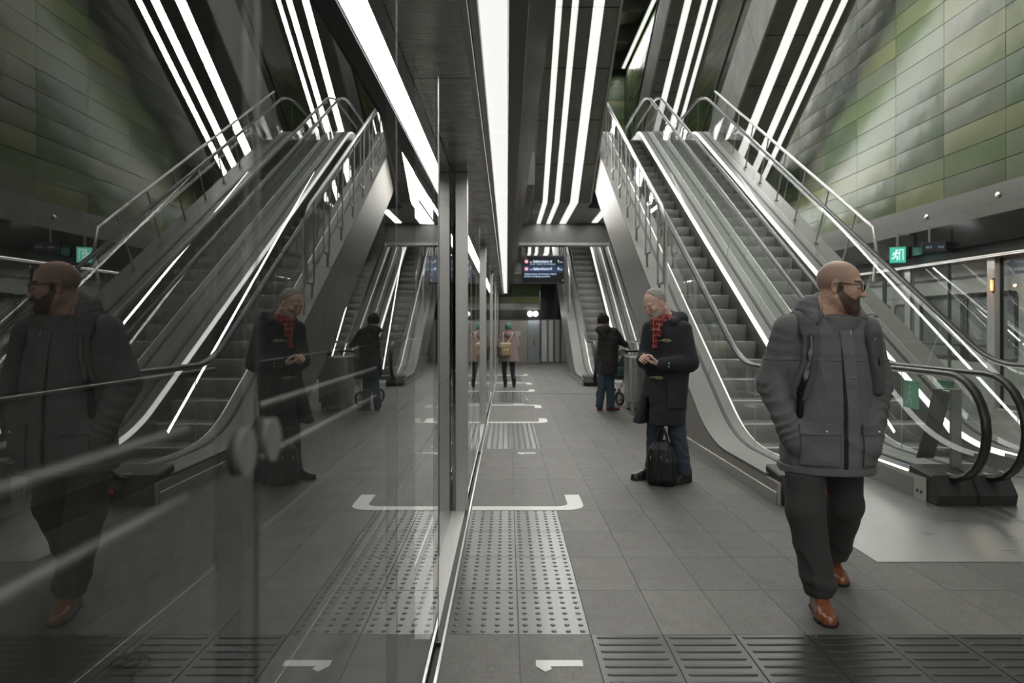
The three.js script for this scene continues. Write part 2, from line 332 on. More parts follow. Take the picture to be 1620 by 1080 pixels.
// overhead of each platform edge: stained soffit, lip, black housing, fascia
function edgeCeiling(side, mir) {
  const X = (x) => (mir ? 8.3 - x : x), B = (x0, x1, ...r) => bx(Math.min(X(x0), X(x1)), Math.max(X(x0), X(x1)), ...r);
  const c = struct('ceiling_' + side, `${side === 'left' ? 'near' : 'opposite'} platform edge soffit of stained steel panels`);
  for (let d = -23; d < 27; d += 2.4) part('soffit_panel', [B(-0.62, -0.178, 2.68, 2.70, d + 0.004, Math.min(d + 2.396, 27.4))], M.soffit, c);
  part('soffit_lip', [B(-0.176, -0.150, 2.672, 2.76, BK, 27.4), B(-0.146, -0.113, 2.700, 2.76, BK, 27.4)], M.steelDark, c);
  part('housing', [B(0.006, 0.085, 2.695, 2.86, BK, 27.4, 0.004)], std('housing_grey', C(0.06, 0.06, 0.058), 0.45), c);
  part('fascia', [B(0.075, 0.2, 2.86, 3.32, BK, 48)], M.blackGloss, c);
  part('upper_slab', [B(-4.2, -0.12, 2.80, 3.3, BK, 27.6), B(-4.2, 0.08, 3.3, 3.7, BK, 48)], M.dark, c);
  part('band', [B(0.06, 0.2, 3.32, 3.82, BK, 48)], M.steelBand ??= std('band_steel', C(0.19, 0.185, 0.175), 0.42, 0.6, { roughnessMap: brushRough }), c);
  return c;
}
edgeCeiling('left', false); edgeCeiling('right', true);

// linear lamps along both platform edges: 2 m diffusers butt-jointed, carried on unseen behind the viewer to light the faces
function edgeLamps(mir) {
  const X = (x) => (mir ? 8.3 - x : x), xc = X(-0.0535);
  const words = ['nearest', 'second', 'third', 'fourth', 'fifth', 'sixth', 'seventh', 'eighth', 'ninth', 'tenth', 'eleventh', 'twelfth', 'thirteenth'];
  for (let k = -11; k < 13; k++) {
    const a = 0.42 + k * 2.02, seen = mir ? k >= 4 : k >= 1, n = mir ? k - 4 : k - 1;
    const t = thing('linear_ceiling_lamp', seen && words[n] ? `${words[n]} white diffuser along the light line above the ${mir ? 'opposite' : 'near'} glass doors` : `white diffuser of the ${mir ? 'opposite' : 'near'} door light line, unseen and out of view`, 'ceiling lamp', [xc, 2.72, -(a + 1.0)], 0, mir ? 'light line over the opposite platform edge' : 'light line over the near platform edge');
    part('diffuser', new RoundedBoxGeometry(0.113, 0.02, 2.012, 1, 0.002), M.glow, t);
    part('tray', new THREE.BoxGeometry(0.12, 0.03, 2.018).translate(0, 0.026, 0), M.steelDark, t);
    areaLight('strip_light', t, V(0, -0.0125, 0), V(0, -1, 0), V(0, 0, 1), 0.108, 2.0, L_EDGE);
  }
}
edgeLamps(false); edgeLamps(true);

// ================================================================ GREEN WALLS
function panelGeo(w, h, k) {                              // enamel cassette, bowed by a few millimetres, folded edges; faces -x
  const g = new THREE.PlaneGeometry(w, h, 6, 4), p = g.attributes.position;
  for (let i = 0; i < p.count; i++) {
    const u = p.getX(i) / (w / 2), v = p.getY(i) / (h / 2);
    p.setZ(i, 0.006 * (1 - u * u) * (1 - v * v) * [1, -0.7, 0.5, 0.9][k] + 0.002 * Math.sin(u * 2.3 + k) * (1 - v * v));
  }
  g.computeVertexNormals();
  const front = g.toNonIndexed(), rim = new THREE.BoxGeometry(w, h, 0.03).toNonIndexed(); rim.translate(0, 0, -0.0165);
  const all = merge([front, rim]); all.rotateY(-Math.PI / 2);
  const uv = all.attributes.uv, q = all.attributes.position; for (let i = 0; i < uv.count; i++) uv.setXY(i, q.getZ(i) + k * 1.3, q.getY(i) + k * 0.7);
  return all;
}
const PW = 1.625, PH = 0.417, panelShapes = [0, 1, 2, 3].map((k) => panelGeo(PW - 0.012, PH - 0.012, k));
const wallUp = struct('wall_right_upper', 'tall wall of glossy green enamel panels above the opposite platform');
part('backing', [bx(8.29, 8.6, 3.82, 20.5, BK, 49)], M.dark, wallUp);
const restGreen = greens.map(() => []);
const pickGreen = (i, j) => { const h = Math.abs(Math.sin(i * 12.9898 + j * 78.233) * 43758.5453) % 1; return Math.floor(h * 8) % 8; };
for (let i = -21; i < 23; i++) for (let j = 0; j < 40; j++) {
  const d = 11.48 + i * PW + PW / 2, y = 3.82 + (j + 0.5) * PH, k = Math.floor(rnd() * 4), col = pickGreen(i + 20, j);
  const top = EYE + 530 * d / FOCAL, seen = d > 10.5 && d < 32 && y < top + 0.4 && j < 22;
  if (seen) { const p = part('enamel_panel', panelShapes[k], greens[col], wallUp); p.position.set(8.235, y, -d); }
  else if (d > -23) { const g = panelShapes[k].clone(); g.translate(8.235, y, -d); restGreen[col].push(g); }
}
restGreen.forEach((l, k) => { if (l.length) tag(part('further_panels', l, greens[k], wallUp), null, null, null, 'stuff'); });
const wallUpL = struct('wall_left_upper', 'green panelled wall above the near platform edge seen edge-on');
part('backing', [bx(-0.3, 0.03, 3.82, 20.5, BK, 49)], M.dark, wallUpL);
greens.forEach((m, c) => {
  const l = [];
  for (let i = -21; i < 23; i++) for (let j = 0; j < 40; j++) if (pickGreen(i + 70, j + 9) === c) { const g = panelShapes[(i + j + 40) % 4].clone(); g.rotateY(Math.PI); g.translate(0.065, 3.82 + (j + 0.5) * PH, -(11.48 + i * PW + PW / 2)); l.push(g); }
  tag(part('enamel_panels', l, m, wallUpL), null, null, null, 'stuff');
});
const endWall = struct('wall_end', 'far green panelled end wall of the station hall');
part('backing', [bx(-0.3, 8.6, 3.5, 20.5, 48.7, 49)], M.dark, endWall);
for (let i = 0; i < 5; i++) for (let j = 0; j < 40; j++) {
  const g = panelShapes[j % 4].clone(); g.rotateY(Math.PI / 2 * 3); g.rotateY(Math.PI);
  const p = part('enamel_panel', g, greens[[3, 7, 5, 0, 3, 5, 7, 4][(i * 3 + j * 5) % 8]], endWall); p.position.set(0.085 + PW * (i + 0.5), 3.82 + (j + 0.5) * PH, -48.62);
}
// long lamps high under the roof; the left one is out of view, lighting the hall
for (const [x, w] of [[7.95, 'right'], [0.35, 'left']]) {
  const t = thing('wall_top_lamp', w === 'right' ? 'thin bright light line under the roof along the green wall' : 'unseen thin light line under the roof over the near platform edge', 'ceiling lamp', [x, 19.05, -20]);
  part('diffuser', new RoundedBoxGeometry(0.2, 0.06, 55, 1, 0.01), M.glow, t);
  part('housing', new THREE.BoxGeometry(0.3, 0.08, 55.2).translate(0, 0.07, 0), M.steelDark, t);
  areaLight('strip_light', t, V(0, -0.034, 0), V(0, -1, 0), V(0, 0, 1), 0.19, 54.8, L_HALL);
}
// the rest of the shell
const roof = struct('ceiling_upper', 'pale folded ceiling with beams high over the station hall');
part('deck', [bx(-0.4, 8.7, 20.5, 20.8, BK, 49)], M.ceil, roof);
for (let k = 0; k < 7; k++) part('cross_beam', [bx(0.05, 8.25, 19.3, 20.5, 48 - k * 4.4, 48.35 - k * 4.4)], M.slabPaint, roof);
for (let k = 0; k < 6; k++) for (let q = 0; q < 2; q++) {   // folded pyramids between the beams
  const g = new THREE.ConeGeometry(2.75, 1.15, 4, 1).toNonIndexed(); g.rotateX(Math.PI); g.rotateY(Math.PI / 4); g.translate(2.1 + q * 4.1, 19.9, -(45.9 - k * 4.4)); g.computeVertexNormals();
  part('folded_panel', uvm(g), M.ceil, roof);
}
const back = struct('wall_back', 'unseen pale grey wall behind the viewer');
part('panel', [bx(-4.4, 12.6, -1.5, 20.8, BK - 0.3, BK)], M.ceil, back);  // out of view, kept pale to bounce light back into the hall
for (const [nm, x0, x1] of [['left', -4.4, -4.1], ['right', 12.4, 12.7]]) {
  const t = struct('wall_tunnel_' + nm, `concrete tunnel wall behind the ${nm === 'left' ? 'near' : 'opposite'} glass doors`);
  part('tunnel_lining', [bx(x0, x1, -1.5, 4, BK, 50)], M.concrete, t);
  const f = nm === 'left' ? 1 : -1, b = nm === 'left' ? -4.1 : 12.4;
  part('track_bed', [bx(Math.min(b, b + 3.4 * f), Math.max(b, b + 3.4 * f), -1.5, -1.25, BK, 50)], M.concrete, t);
  for (const o of [0.95, 2.4]) part('rail', [bx(b + f * o - 0.035, b + f * o + 0.035, -1.25, -1.1, BK, 50, 0.01)], M.steel, t);
  part('walkway', [bx(Math.min(b, b + 0.6 * f), Math.max(b, b + 0.6 * f), -1.25, -0.1, BK, 50)], M.concrete, t);
  if (f > 0) { const cg = []; for (let k = 0; k < 3; k++) { const g = new THREE.TorusGeometry(0.10 + 0.015 * k, 0.013, 8, 28).toNonIndexed(); g.rotateX(Math.PI / 2); g.rotateZ(0.2 - 0.15 * k); g.translate(0.07 * k - 3.11, 0.022 + 0.018 * k - 1.25, 0.05 * k - 5.6); cg.push(g); } cg.push(tube([[-2.96, -1.22, 5.6], [-2.81, -1.23, 5.1], [-2.76, -1.23, 4.4], [-2.7, -1.23, 3.4]], 0.014, 8, true)); part('cable', cg, M.black, t); }
  part('walkway_handrail', [tube([[b + 0.12 * f, 0.9, -23], [b + 0.12 * f, 0.9, 40]], 0.03, 8)], M.steelLight, t);
  part('end_cap', [bx(Math.min(b, b + 3.8 * f), Math.max(b, b + 3.8 * f), -1.5, 3.2, 49.6, 50)], M.dark, t);
}
// lift lobby closing the platform far ahead
const far = struct('wall_far', 'grey wall with glass door and pale panel at the far end of the platform');
const FD = 27.4;
part('wall_panel', [bx(-0.30, 0.810, 0, 1.694, FD, FD + 0.2)], M.clad, far);
part('pale_panel', [bx(0.822, 1.283, 0, 1.017, FD - 0.02, FD + 0.2, 0.004), bx(0.822, 1.283, 1.027, 1.719, FD - 0.02, FD + 0.2, 0.004)], std('pale_blue_grey', C(0.36, 0.40, 0.42), 0.35), far);
part('notice', [bx(0.324, 0.548, 1.071, 1.271, FD - 0.03, FD)], M.white, far);
part('round_symbol', [bx(1.021, 1.108, 0.698, 0.922, FD - 0.03, FD - 0.02)], std('ochre', C(0.35, 0.22, 0.08), 0.5), far);
part('black_band', [bx(-0.3, 1.295, 1.732, 2.093, FD - 0.05, FD + 0.2)], M.blackGloss, far);
part('grey_band', [bx(-0.3, 1.295, 2.093, 2.342, FD - 0.05, FD + 0.2)], M.steelBand, far);
for (let k = 0; k < 3; k++) part('green_panel', [bx(-0.3, 1.283, 2.352 + k * 0.259, 2.591 + k * 0.259, FD - 0.04, FD + 0.2)], greens[[0, 3, 5][k]], far);
part('lobby_glass', [bx(1.320, 2.391, 1.719, 3.114, FD - 0.02, FD + 0.05)], M.blackGloss, far);
for (const [a, b] of [[1.345, 1.594], [1.619, 1.843], [1.868, 2.092], [2.117, 2.416]]) { const p = part('door_leaf', [bx(a, b, 0.05, 1.694, FD, FD + 0.04)], M.steelLight, far); part('leaf_frame', [bx(a - 0.02, a + 0.03, 0, 1.719, FD - 0.03, FD + 0.05), bx(b - 0.03, b + 0.02, 0, 1.719, FD - 0.03, FD + 0.05)], M.steelDark, p); }
part('lobby_roof', [bx(-0.3, 2.6, 3.114, 3.114 + 0.4, FD - 0.1, 33)], M.slabPaint, far);
part('lobby_back', [bx(-0.3, 8.6, -0.2, 3.6, 34, 34.3)], M.slabPaint, far);
for (const [lx, k] of [[0.909, 0], [1.121, 1]]) {
  const t = thing('round_wall_lamp', k ? 'right one of two round white lamps on the black band far ahead' : 'left one of two round white lamps on the black band far ahead', 'lamp', [lx, 1.936, -(FD - 0.06)]);
  const g = new THREE.SphereGeometry(0.105, 20, 10, 0, 2 * Math.PI, 0, Math.PI / 2).toNonIndexed(); g.rotateX(Math.PI / 2); g.scale(1, 1, 0.45);
  part('lens', g, M.glow, t); const ri = new THREE.TorusGeometry(0.11, 0.014, 8, 24).toNonIndexed(); part('bezel', ri, M.steelDark, t);
  const pl = new THREE.PointLight(0xffffff, 0.35); pl.name = 'lamp_light'; pl.position.set(0, 0, 0.12); pl.castShadow = true; t.add(pl);
}
// landings under the ends of the flights
const landMat = M.slabPaint;
for (const [k, sh] of [[0, 0], [1, 12.5]]) {
  const s = struct('slab_landing', k ? 'far upper landing slab' : 'upper landing slab at the head of the escalators');
  part('slab', [bx(2.24, 5.56, 5.32, 6.5, 19.9 + sh, 22.0 + sh), bx(0.09, 8.2, 5.32, 6.5, 22.0 + sh, 25.4 + sh)], landMat, s);
  part('bulkhead', [bx(0.09, 3.2, 4.07, 4.66, 21.8 + sh, 22.0 + sh, 0.01)], M.bulk ??= std('bulkhead_paint', C(0.065, 0.064, 0.06), 0.55, 0, { map: mottle }), s);
  part('bulkhead_lip', [bx(0.09, 3.2, 3.99, 4.07, 21.77 + sh, 22.3 + sh)], M.slabPaint, s);
  part('low_soffit', [bx(2.2, 3.2, 4.67, 4.72, 19.0 + sh, 21.8 + sh)], M.soffitPanel, s);
  part('infill', [bx(2.2, 3.2, 4.72, 5.32, 20.0 + sh, 21.9 + sh), bx(0.09, 3.2, 4.66, 5.32, 21.85 + sh, 22.2 + sh)], landMat, s);
}
const gal = struct('slab_gallery', 'short concrete gallery slab on the near wall below the upper flight');
part('slab', [bx(0.085, 0.58, 4.42, 5.12, 14.6, 19.8, 0.01)], landMat, gal);
part('post', [bx(0.41, 0.5, 5.12, 5.97, 14.65, 14.74, 0.01)], M.steelLight, gal);

// ================================================================ ESCALATORS (built in the station's own metres: X across, D ahead)
const TAN = 0.594, TH = Math.atan(TAN), SN = Math.sin(TH), CS = Math.cos(TH);
const Y_LOW = 0.20, Y_TOP = 6.70, D_LOW = (Y_LOW + 4.33) / TAN, D_TOP = (Y_TOP + 4.33) / TAN;
function escPath(dA, dB, low = Y_LOW, top = Y_TOP, R1 = 2.2, R2 = 1.7, steps = 9, base = -4.33) {   // light line of the balustrade; n runs up from it
  const dl = (low - base) / TAN, dt = (top - base) / TAN, q = Math.tan(TH / 2), P = [];
  const add = (D, Y, a) => P.push({ D, Y, nD: -Math.sin(a), nY: Math.cos(a) });
  const t1 = R1 * q, t2 = R2 * q;
  for (let d = dA; d < dl - t1 - 0.2; d += 0.5) add(d, low, 0);
  for (let k = 0; k <= steps; k++) { const a = TH * k / steps; add(dl - t1 + R1 * Math.sin(a), low + R1 * (1 - Math.cos(a)), a); }
  const s = [dl + t1 * CS, low + t1 * SN], e = [dt - t2 * CS, top - t2 * SN];
  for (let k = 1; k < 20; k++) add(s[0] + (e[0] - s[0]) * k / 20, s[1] + (e[1] - s[1]) * k / 20, TH);
  for (let k = 0; k <= steps; k++) { const a = TH * (1 - k / steps); add(dt + t2 - R2 * Math.sin(a), top - R2 * (1 - Math.cos(a)), a); }
  for (let d = dt + t2 + 0.4; d < dB - 0.1; d += 0.5) add(d, top, 0);
  add(dB, top, 0); return P;
}
const HN = 0.87, NR = 0.43, D_NEW = 5.76, D_NEW2 = 21.3;
const runPath = escPath(5.98, 21.6), railBase = escPath(D_NEW, D_NEW2);
const handrailPath = (() => {                              // closed visible loop of the handrail: newel, run, newel
  const P = [], yb = Y_LOW + HN - NR, yt = Y_TOP + HN - NR;
  P.push({ D: D_NEW + 0.36, Y: yb - NR, nD: 0, nY: -1 });
  for (let k = 0; k <= 12; k++) { const a = Math.PI * k / 12; P.push({ D: D_NEW - NR * Math.sin(a), Y: yb - NR * Math.cos(a), nD: -Math.sin(a), nY: -Math.cos(a) }); }
  for (const q of railBase) P.push({ D: q.D + q.nD * HN, Y: q.Y + q.nY * HN, nD: q.nD, nY: q.nY });
  for (let k = 1; k <= 12; k++) { const a = Math.PI * k / 12; P.push({ D: D_NEW2 + NR * Math.sin(a), Y: yt + NR * Math.cos(a), nD: Math.sin(a), nY: Math.cos(a) }); }
  return P;
})();
const railOutline = (x) => [[-0.028, -0.016], [0.028, -0.016], [0.038, -0.006], [0.039, 0.006], [0.032, 0.017], [0.015, 0.0225], [-0.015, 0.0225], [-0.032, 0.017], [-0.039, 0.006], [-0.038, -0.006]].map(([a, n]) => [x + a, n]);
// height of the step noses above the landing floor
const noseY = (d) => { const f = (y) => y, inc = TAN * d - 4.33 - 0.205; const k = 0.22, lo = 0.0, hi = 6.5; let y = inc; const h1 = Math.max(0, Math.min(1, 0.5 + 0.5 * (y - lo) / k)); y = lo * (1 - h1) + y * h1 + k * h1 * (1 - h1); const h2 = Math.max(0, Math.min(1, 0.5 + 0.5 * (hi - y) / k)); return hi * (1 - h2) + y * h2 - k * h2 * (1 - h2); };
const RUN = 0.393, stepCache = new Map();
function stepGeo(rise, w) {                                // tread with a rounded nose above a curved ribbed riser, in local (x, y, d)
  const key = rise.toFixed(3) + w; if (stepCache.has(key)) return stepCache.get(key);
  const pr = []; for (let k = 0; k <= 5; k++) { const t = k / 5; pr.push([0.035 * Math.sin((1 - t) * Math.PI / 2) * (1 - t) * 1.4, -rise * (1 - t)]); }
  pr[0][0] = 0.045; pr.push([0.012, 0.0]); pr.push([RUN + 0.03, 0.0], [RUN + 0.03, -0.03], [0.09, -0.03], [0.09, -rise]);
  const g = slabDY(pr, -w, w); stepCache.set(key, g);
  const uv = g.attributes.uv, p = g.attributes.position; for (let i = 0; i < uv.count; i++) uv.setXY(i, p.getX(i), p.getY(i)); return g;
}
const noseGeo = bx(-0.394, 0.394, -0.016, 0.003, 0.004, 0.034, 0.004);
const W2 = 0.40, GX = 0.585;                               // half step width, glass offset from the centre line
function glassRibbon(x, path, n0, n1) {
  const P = [], I = [], U = [];
  path.forEach((q, i) => { for (const n of [n0, n1]) { P.push(x, q.Y + n * q.nY, -(q.D + n * q.nD)); U.push(q.D, n); } if (i) { const a = 2 * i - 2; I.push(a, a + 2, a + 3, a, a + 3, a + 1); } });
  const g = new THREE.BufferGeometry(); g.setAttribute('position', new THREE.Float32BufferAttribute(P, 3)); g.setAttribute('uv', new THREE.Float32BufferAttribute(U, 2)); g.setIndex(I); g.computeVertexNormals(); return g;
}
function newelGlass(x, d, y, far) {
  const s = new THREE.Shape(); const r = NR - 0.02; const pts = [];
  for (let k = 0; k <= 16; k++) { const a = Math.PI * k / 16; pts.push([d - (far ? -1 : 1) * r * Math.sin(a), y - r * Math.cos(a)]); }
  s.setFromPoints(pts.map(([a, b]) => new THREE.Vector2(a, b)));
  const g = new THREE.ShapeGeometry(s); g.applyMatrix4(new THREE.Matrix4().set(0, 0, 1, x, 0, 1, 0, 0, -1, 0, 0, 0, 0, 0, 0, 1)); return uvm(g);
}
const signBlue = std('sticker_blue', C(0.05, 0.12, 0.3), 0.5), signRed = std('sticker_red', C(0.36, 0.03, 0.03), 0.5);
function escalator(label, xc, o) {                          // o: left / right half-widths of the outer decks, cladding sides
  const t = thing('escalator', label, 'escalator', [xc, 0, 0], 0, o.group);
  const xl = -o.left, xr = o.right;
  // moving steps
  for (let k = 0, d = 6.98; d < 20.0; k++, d += RUN) {
    const y = noseY(d), rise = Math.max(0.03, k ? y - noseY(d - RUN) : 0.03);
    const s = part('step', stepGeo(Math.round(rise * 60) / 60 + 0.012, W2 - 0.004), M.step, t); s.position.set(0, y, -d);
    part('nose_strip', noseGeo, M.nose ??= std('nose_metal', C(0.62, 0.615, 0.58), 0.45, 0.3), s);
  }
  for (const f of [1, -1]) {
    const R = (a, b, n0, n1) => (f > 0 ? rect(a, b, n0, n1) : rect(-b, -a, n0, n1));
    part('skirt_panel', sweep(R(W2 + 0.001, W2 + 0.012, -0.42, -0.035), runPath), M.steelDark, t);
    const gl = part('skirt_light', sweep(f > 0 ? [[W2 + 0.006, -0.036], [W2 + 0.028, -0.036], [W2 + 0.050, 0.006], [W2 + 0.040, 0.010]] : [[-W2 - 0.006, -0.036], [-W2 - 0.028, -0.036], [-W2 - 0.050, 0.006], [-W2 - 0.040, 0.010]], escPath(6.12, 21.2)), M.glowSkirt, t);
    part('inner_deck', sweep(R(W2 + 0.048, GX - 0.018, -0.01, 0.012), runPath), M.deck, t);
    part('glass_clamp', sweep(R(GX - 0.018, GX + 0.022, -0.03, 0.022), runPath), M.blackMat, t);
    const outer = f > 0 ? xr : -xl;
    const deckOutline = f > 0 ? [[GX + 0.022, -0.02], [outer, -0.02], [outer, 0.006], [GX + 0.022, 0.016]] : [[-outer, -0.02], [-GX - 0.022, -0.02], [-GX - 0.022, 0.016], [-outer, 0.006]];
    if (outer > GX + 0.05) part('outer_deck', sweep(deckOutline, runPath), M.deck, t);
    // glass panes with polished edges
    const x = f * (GX + 0.002); const gp = railBase; let i0 = 0, acc = 0;
    for (let i = 1; i < gp.length; i++) {
      acc += Math.hypot(gp[i].D - gp[i - 1].D, gp[i].Y - gp[i - 1].Y);
      if (acc > 1.25 || i === gp.length - 1) {
        const seg = gp.slice(i0, i + 1), pane = part('glass_panel', glassRibbon(x, seg, 0.0, HN - 0.02), M.glass, t);
        const e = gp[i], mk = (q, dn) => cyl([x, q.Y + 0.02 * q.nY, q.D + 0.02 * q.nD + dn], [x, q.Y + (HN - 0.03) * q.nY, q.D + (HN - 0.03) * q.nD + dn], 0.0035, 0.0035, 5);
        part('pane_edge', mk(e, -0.004), M.glassEdge, pane); i0 = i; acc = 0;
      }
    }
    part('newel_glass', newelGlass(x, D_NEW, Y_LOW + HN - NR, false), M.glass, t);
    part('newel_glass', newelGlass(x, D_NEW2, Y_TOP + HN - NR, true), M.glass, t);
    part('handrail', sweep(railOutline(x), handrailPath, 0.9), M.black, t);
    part('handrail_guide', sweep(rect(x - 0.012, x + 0.012, -0.032, -0.016), handrailPath, 0.9), M.steelLight, t);
    // newel base: dark moulded box with chamfered front, and the short steel end panel carrying stickers
    const clad = f > 0 ? o.cladRight : o.cladLeft, bi = f * (W2 + 0.012), bo = (f > 0 ? xr : -xl) - (clad ? 0.032 : 0);
    const base = part('newel_base', slabDY([[5.66, 0], [5.64, 0.09], [5.74, 0.235], [6.06, 0.265], [6.06, 0]], Math.min(bi, f * bo), Math.max(bi, f * bo), 0.012), M.blackMat, t);
    if (o.exitSide === f) part('push_button', cyl([f * (W2 + 0.12), 0.13, 5.652], [f * (W2 + 0.12), 0.13, 5.63], 0.03, 0.03, 14), signRed, base);
    const ep = part('end_panel', [bx(Math.min(f * (W2 + 0.004), f * (W2 + 0.01)), Math.max(f * (W2 + 0.004), f * (W2 + 0.01)), 0.0, 0.2, 5.8, 6.95)], M.endPanel ??= std('end_panel_steel', C(0.42, 0.395, 0.365), 0.4, 0.25), t);
    if (f > 0) for (const d of [5.86, 5.92]) part('key_switch', cyl([W2 - 0.001, 0.07, d], [W2 + 0.006, 0.07, d], 0.014, 0.014, 12), M.blackMat, ep);
    if (f > 0) {
      [[6.42, signBlue], [6.34, signBlue], [6.26, signBlue], [6.17, signRed]].forEach(([d, m], i) => { const g = new THREE.RingGeometry(i === 3 ? 0.022 : 0.0, 0.031, 22).toNonIndexed(); g.rotateX(-Math.PI / 2); g.translate(W2 + 0.12, Y_LOW + 0.0135, -d); part('sticker', g, m, t); if (i < 3) { const h = new THREE.BoxGeometry(0.012, 0.0006, 0.034); h.rotateY(0.5); h.translate(W2 + 0.12, Y_LOW + 0.0142, -d); part('sticker_figure', h, M.white, t.children[t.children.length - 1]); } });
      const g = new THREE.CylinderGeometry(0.034, 0.034, 0.004, 24).toNonIndexed(); g.translate(W2 + 0.12, Y_LOW + 0.014, -6.06); const b = part('stop_plate', g, signRed, t);
      part('stop_bar', new THREE.BoxGeometry(0.045, 0.002, 0.012).translate(W2 + 0.12, Y_LOW + 0.0168, -6.06), M.white, b);
      const h = new THREE.CylinderGeometry(0.03, 0.034, 0.012, 20).toNonIndexed(); h.translate(W2 + 0.12, Y_LOW + 0.018, -5.97); part('stop_button', h, signRed, t);
    }
    // outside cladding panels down to the floor and along the underside
    if (f > 0 ? o.cladRight : o.cladLeft) {
      const xo = f > 0 ? xr : -xl, cuts = [5.70, 7.1, 8.3, 9.5, 10.9, 12.3, 13.7, 15.1, 16.5, 17.9, 19.3, 21.2];
      const topAt = (d) => { let q = runPath[0]; for (let i = 1; i < runPath.length; i++) if (runPath[i].D >= d) { const a = runPath[i - 1], b = runPath[i], w = (d - a.D) / (b.D - a.D || 1); return a.Y + (b.Y - a.Y) * w; } return Y_TOP; };
      const botAt = (d) => Math.max(0, Math.min(TAN * d - 4.33 - 1.23, 5.3));
      for (let i = 0; i + 1 < cuts.length; i++) {
        const a = cuts[i] + 0.004, b = cuts[i + 1] - 0.004, pts = [];
        for (let k = 0; k <= 6; k++) { const d = a + (b - a) * k / 6; pts.push([d, topAt(d) - 0.022]); }
        for (let k = 6; k >= 0; k--) { const d = a + (b - a) * k / 6; pts.push([d, Math.max(botAt(d), 0)]); }
        const clean = pts.filter((p, q) => !q || Math.hypot(p[0] - pts[q - 1][0], p[1] - pts[q - 1][1]) > 1e-4);
        part('cladding_panel', slabDY(clean, f * xo, f * (xo - 0.03)), M.clad, t);
      }
      part('plinth', [bx(Math.min(f * (xo + 0.012), f * xo), Math.max(f * (xo + 0.012), f * xo), 0, 0.10, 5.72, 9.5, 0.004)], M.steelLight, t);
    }
    // lights of the skirt: thin, so one light along the slope stands for the strip
    const mid = V(f * (W2 - 0.004), TAN * 13.1 - 4.33 + 0.02, -13.1), up = V(0, SN, -CS);
    areaLight('skirt_strip_light', gl, mid, V(-f, 0.12, 0).normalize(), up, 0.04, 12.6, L_SKIRT);
  }
  part('comb_plate', [bx(-W2, W2, -0.02, 0.012, 6.75, 7.02, 0.003)], M.steelLight, t);
  // closed underside
  const under = [[-xl + 0.01, -1.02], [xr - 0.01, -1.02], [xr - 0.01, -0.97], [-xl + 0.01, -0.97]];
  part('underside', sweep(under, escPath(9.2, 20.2, -2, Y_TOP, 2.2, 1.7).filter((q) => q.Y > 1.3)), M.clad, t);
  part('inner_pan', sweep(rect(-W2 - 0.02, W2 + 0.02, -0.5, -0.46), escPath(6.9, 20)), M.blackMat, t);
  return t;
}
const e1 = escalator('nearer left escalator of the pair rising from the platform, beside the man with the phone', 3.09, { left: 0.87, right: 0.74, cladLeft: true, cladRight: false, exitSide: -1 });
const e2 = escalator('right escalator of the near pair, ending behind the bald man in the parka', 4.57, { left: 0.74, right: 1.03, cladLeft: false, cladRight: true, exitSide: 1 });
// guard rails of steel tube on the outer decks
function guardLeft(e) {
  const t = new THREE.Group(); t.name = 'guard_rail'; t.position.set(2.29 - 3.09, 0, 0); e.add(t);
  const at = (d, n) => [0, TAN * d - 4.33 + n, d];
  part('top_rail', [tube([[0, 2.02, 10.03], [0, TAN * 10.03 - 4.33 + 1.40, 10.03], at(10.12, 1.46), at(16.4, 1.40)], 0.026, 10)], M.steel, t);
  for (let k = 0; k < 7; k++) {
    const d = 10.55 + k * 0.92, y = (q, n) => TAN * q - 4.33 + n;
    part('bracket', [beam([0, y(d, 1.42), d], [0, y(d, 0.16), d], 0.024, 0.024), beam([0, y(d, 0.16), d], [0.0, y(d, 0.16) , d - 0.36], 0.024, 0.024), beam([0, y(d, 0.16), d - 0.36], [0, y(d - 0.36, 1.42), d - 0.36], 0.016, 0.016), beam([0, y(d, 0.16), d - 0.1], [0, y(d - 0.1, 0.0), d - 0.1], 0.03, 0.02)], M.steelDark, t);
  }
  part('end_post', [beam([0, 2.02, 10.03], [0, TAN * 10.03 - 4.33, 10.03], 0.03, 0.03)], M.steel, t);
  return t;
}
guardLeft(e1);
{
  const t = new THREE.Group(); t.name = 'guard_rail'; t.position.set(5.42 - 4.57, 0, 0); e2.add(t);
  const nP = (d, n) => [0, TAN * d - 4.33 + n * CS, d - n * SN];
  const a = nP(10.9, 0.98), b = nP(18.6, 0.98);
  part('top_rail', [tube([[0.05, a[1] - 0.85, a[2] - 0.02], [0.05, a[1] - 0.32, a[2] - 0.16], [0.02, a[1] - 0.10, a[2] - 0.12], a, b], 0.026, 10)], M.steel, t);
  for (let k = 0; k < 9; k++) { const d = 11.3 + k * 0.9, p = nP(d, 0), q = nP(d, 0.97); part('post', [beam(p, q, 0.03, 0.014), beam([0.0, p[1] + 0.012, p[2] - 0.04], [0.0, p[1] + 0.012, p[2] + 0.06], 0.07, 0.012)], M.steelLight, t); }
}
for (const [e, lab] of [[e1, 'farther left escalator behind the woman in the black knitted hat'], [e2, 'farther right escalator rising beyond the stainless cladding of the near pair']]) {
  const c = e.clone(); c.name = numbered('escalator'); scene.add(c); c.position.x -= 0.38; c.position.z -= 11.2; c.userData.label = lab;
  const lights = []; c.traverse((q) => { if (q.isRectAreaLight) lights.push(q); });
  for (const q of lights) q.name = 'skirt_strip_light';
}
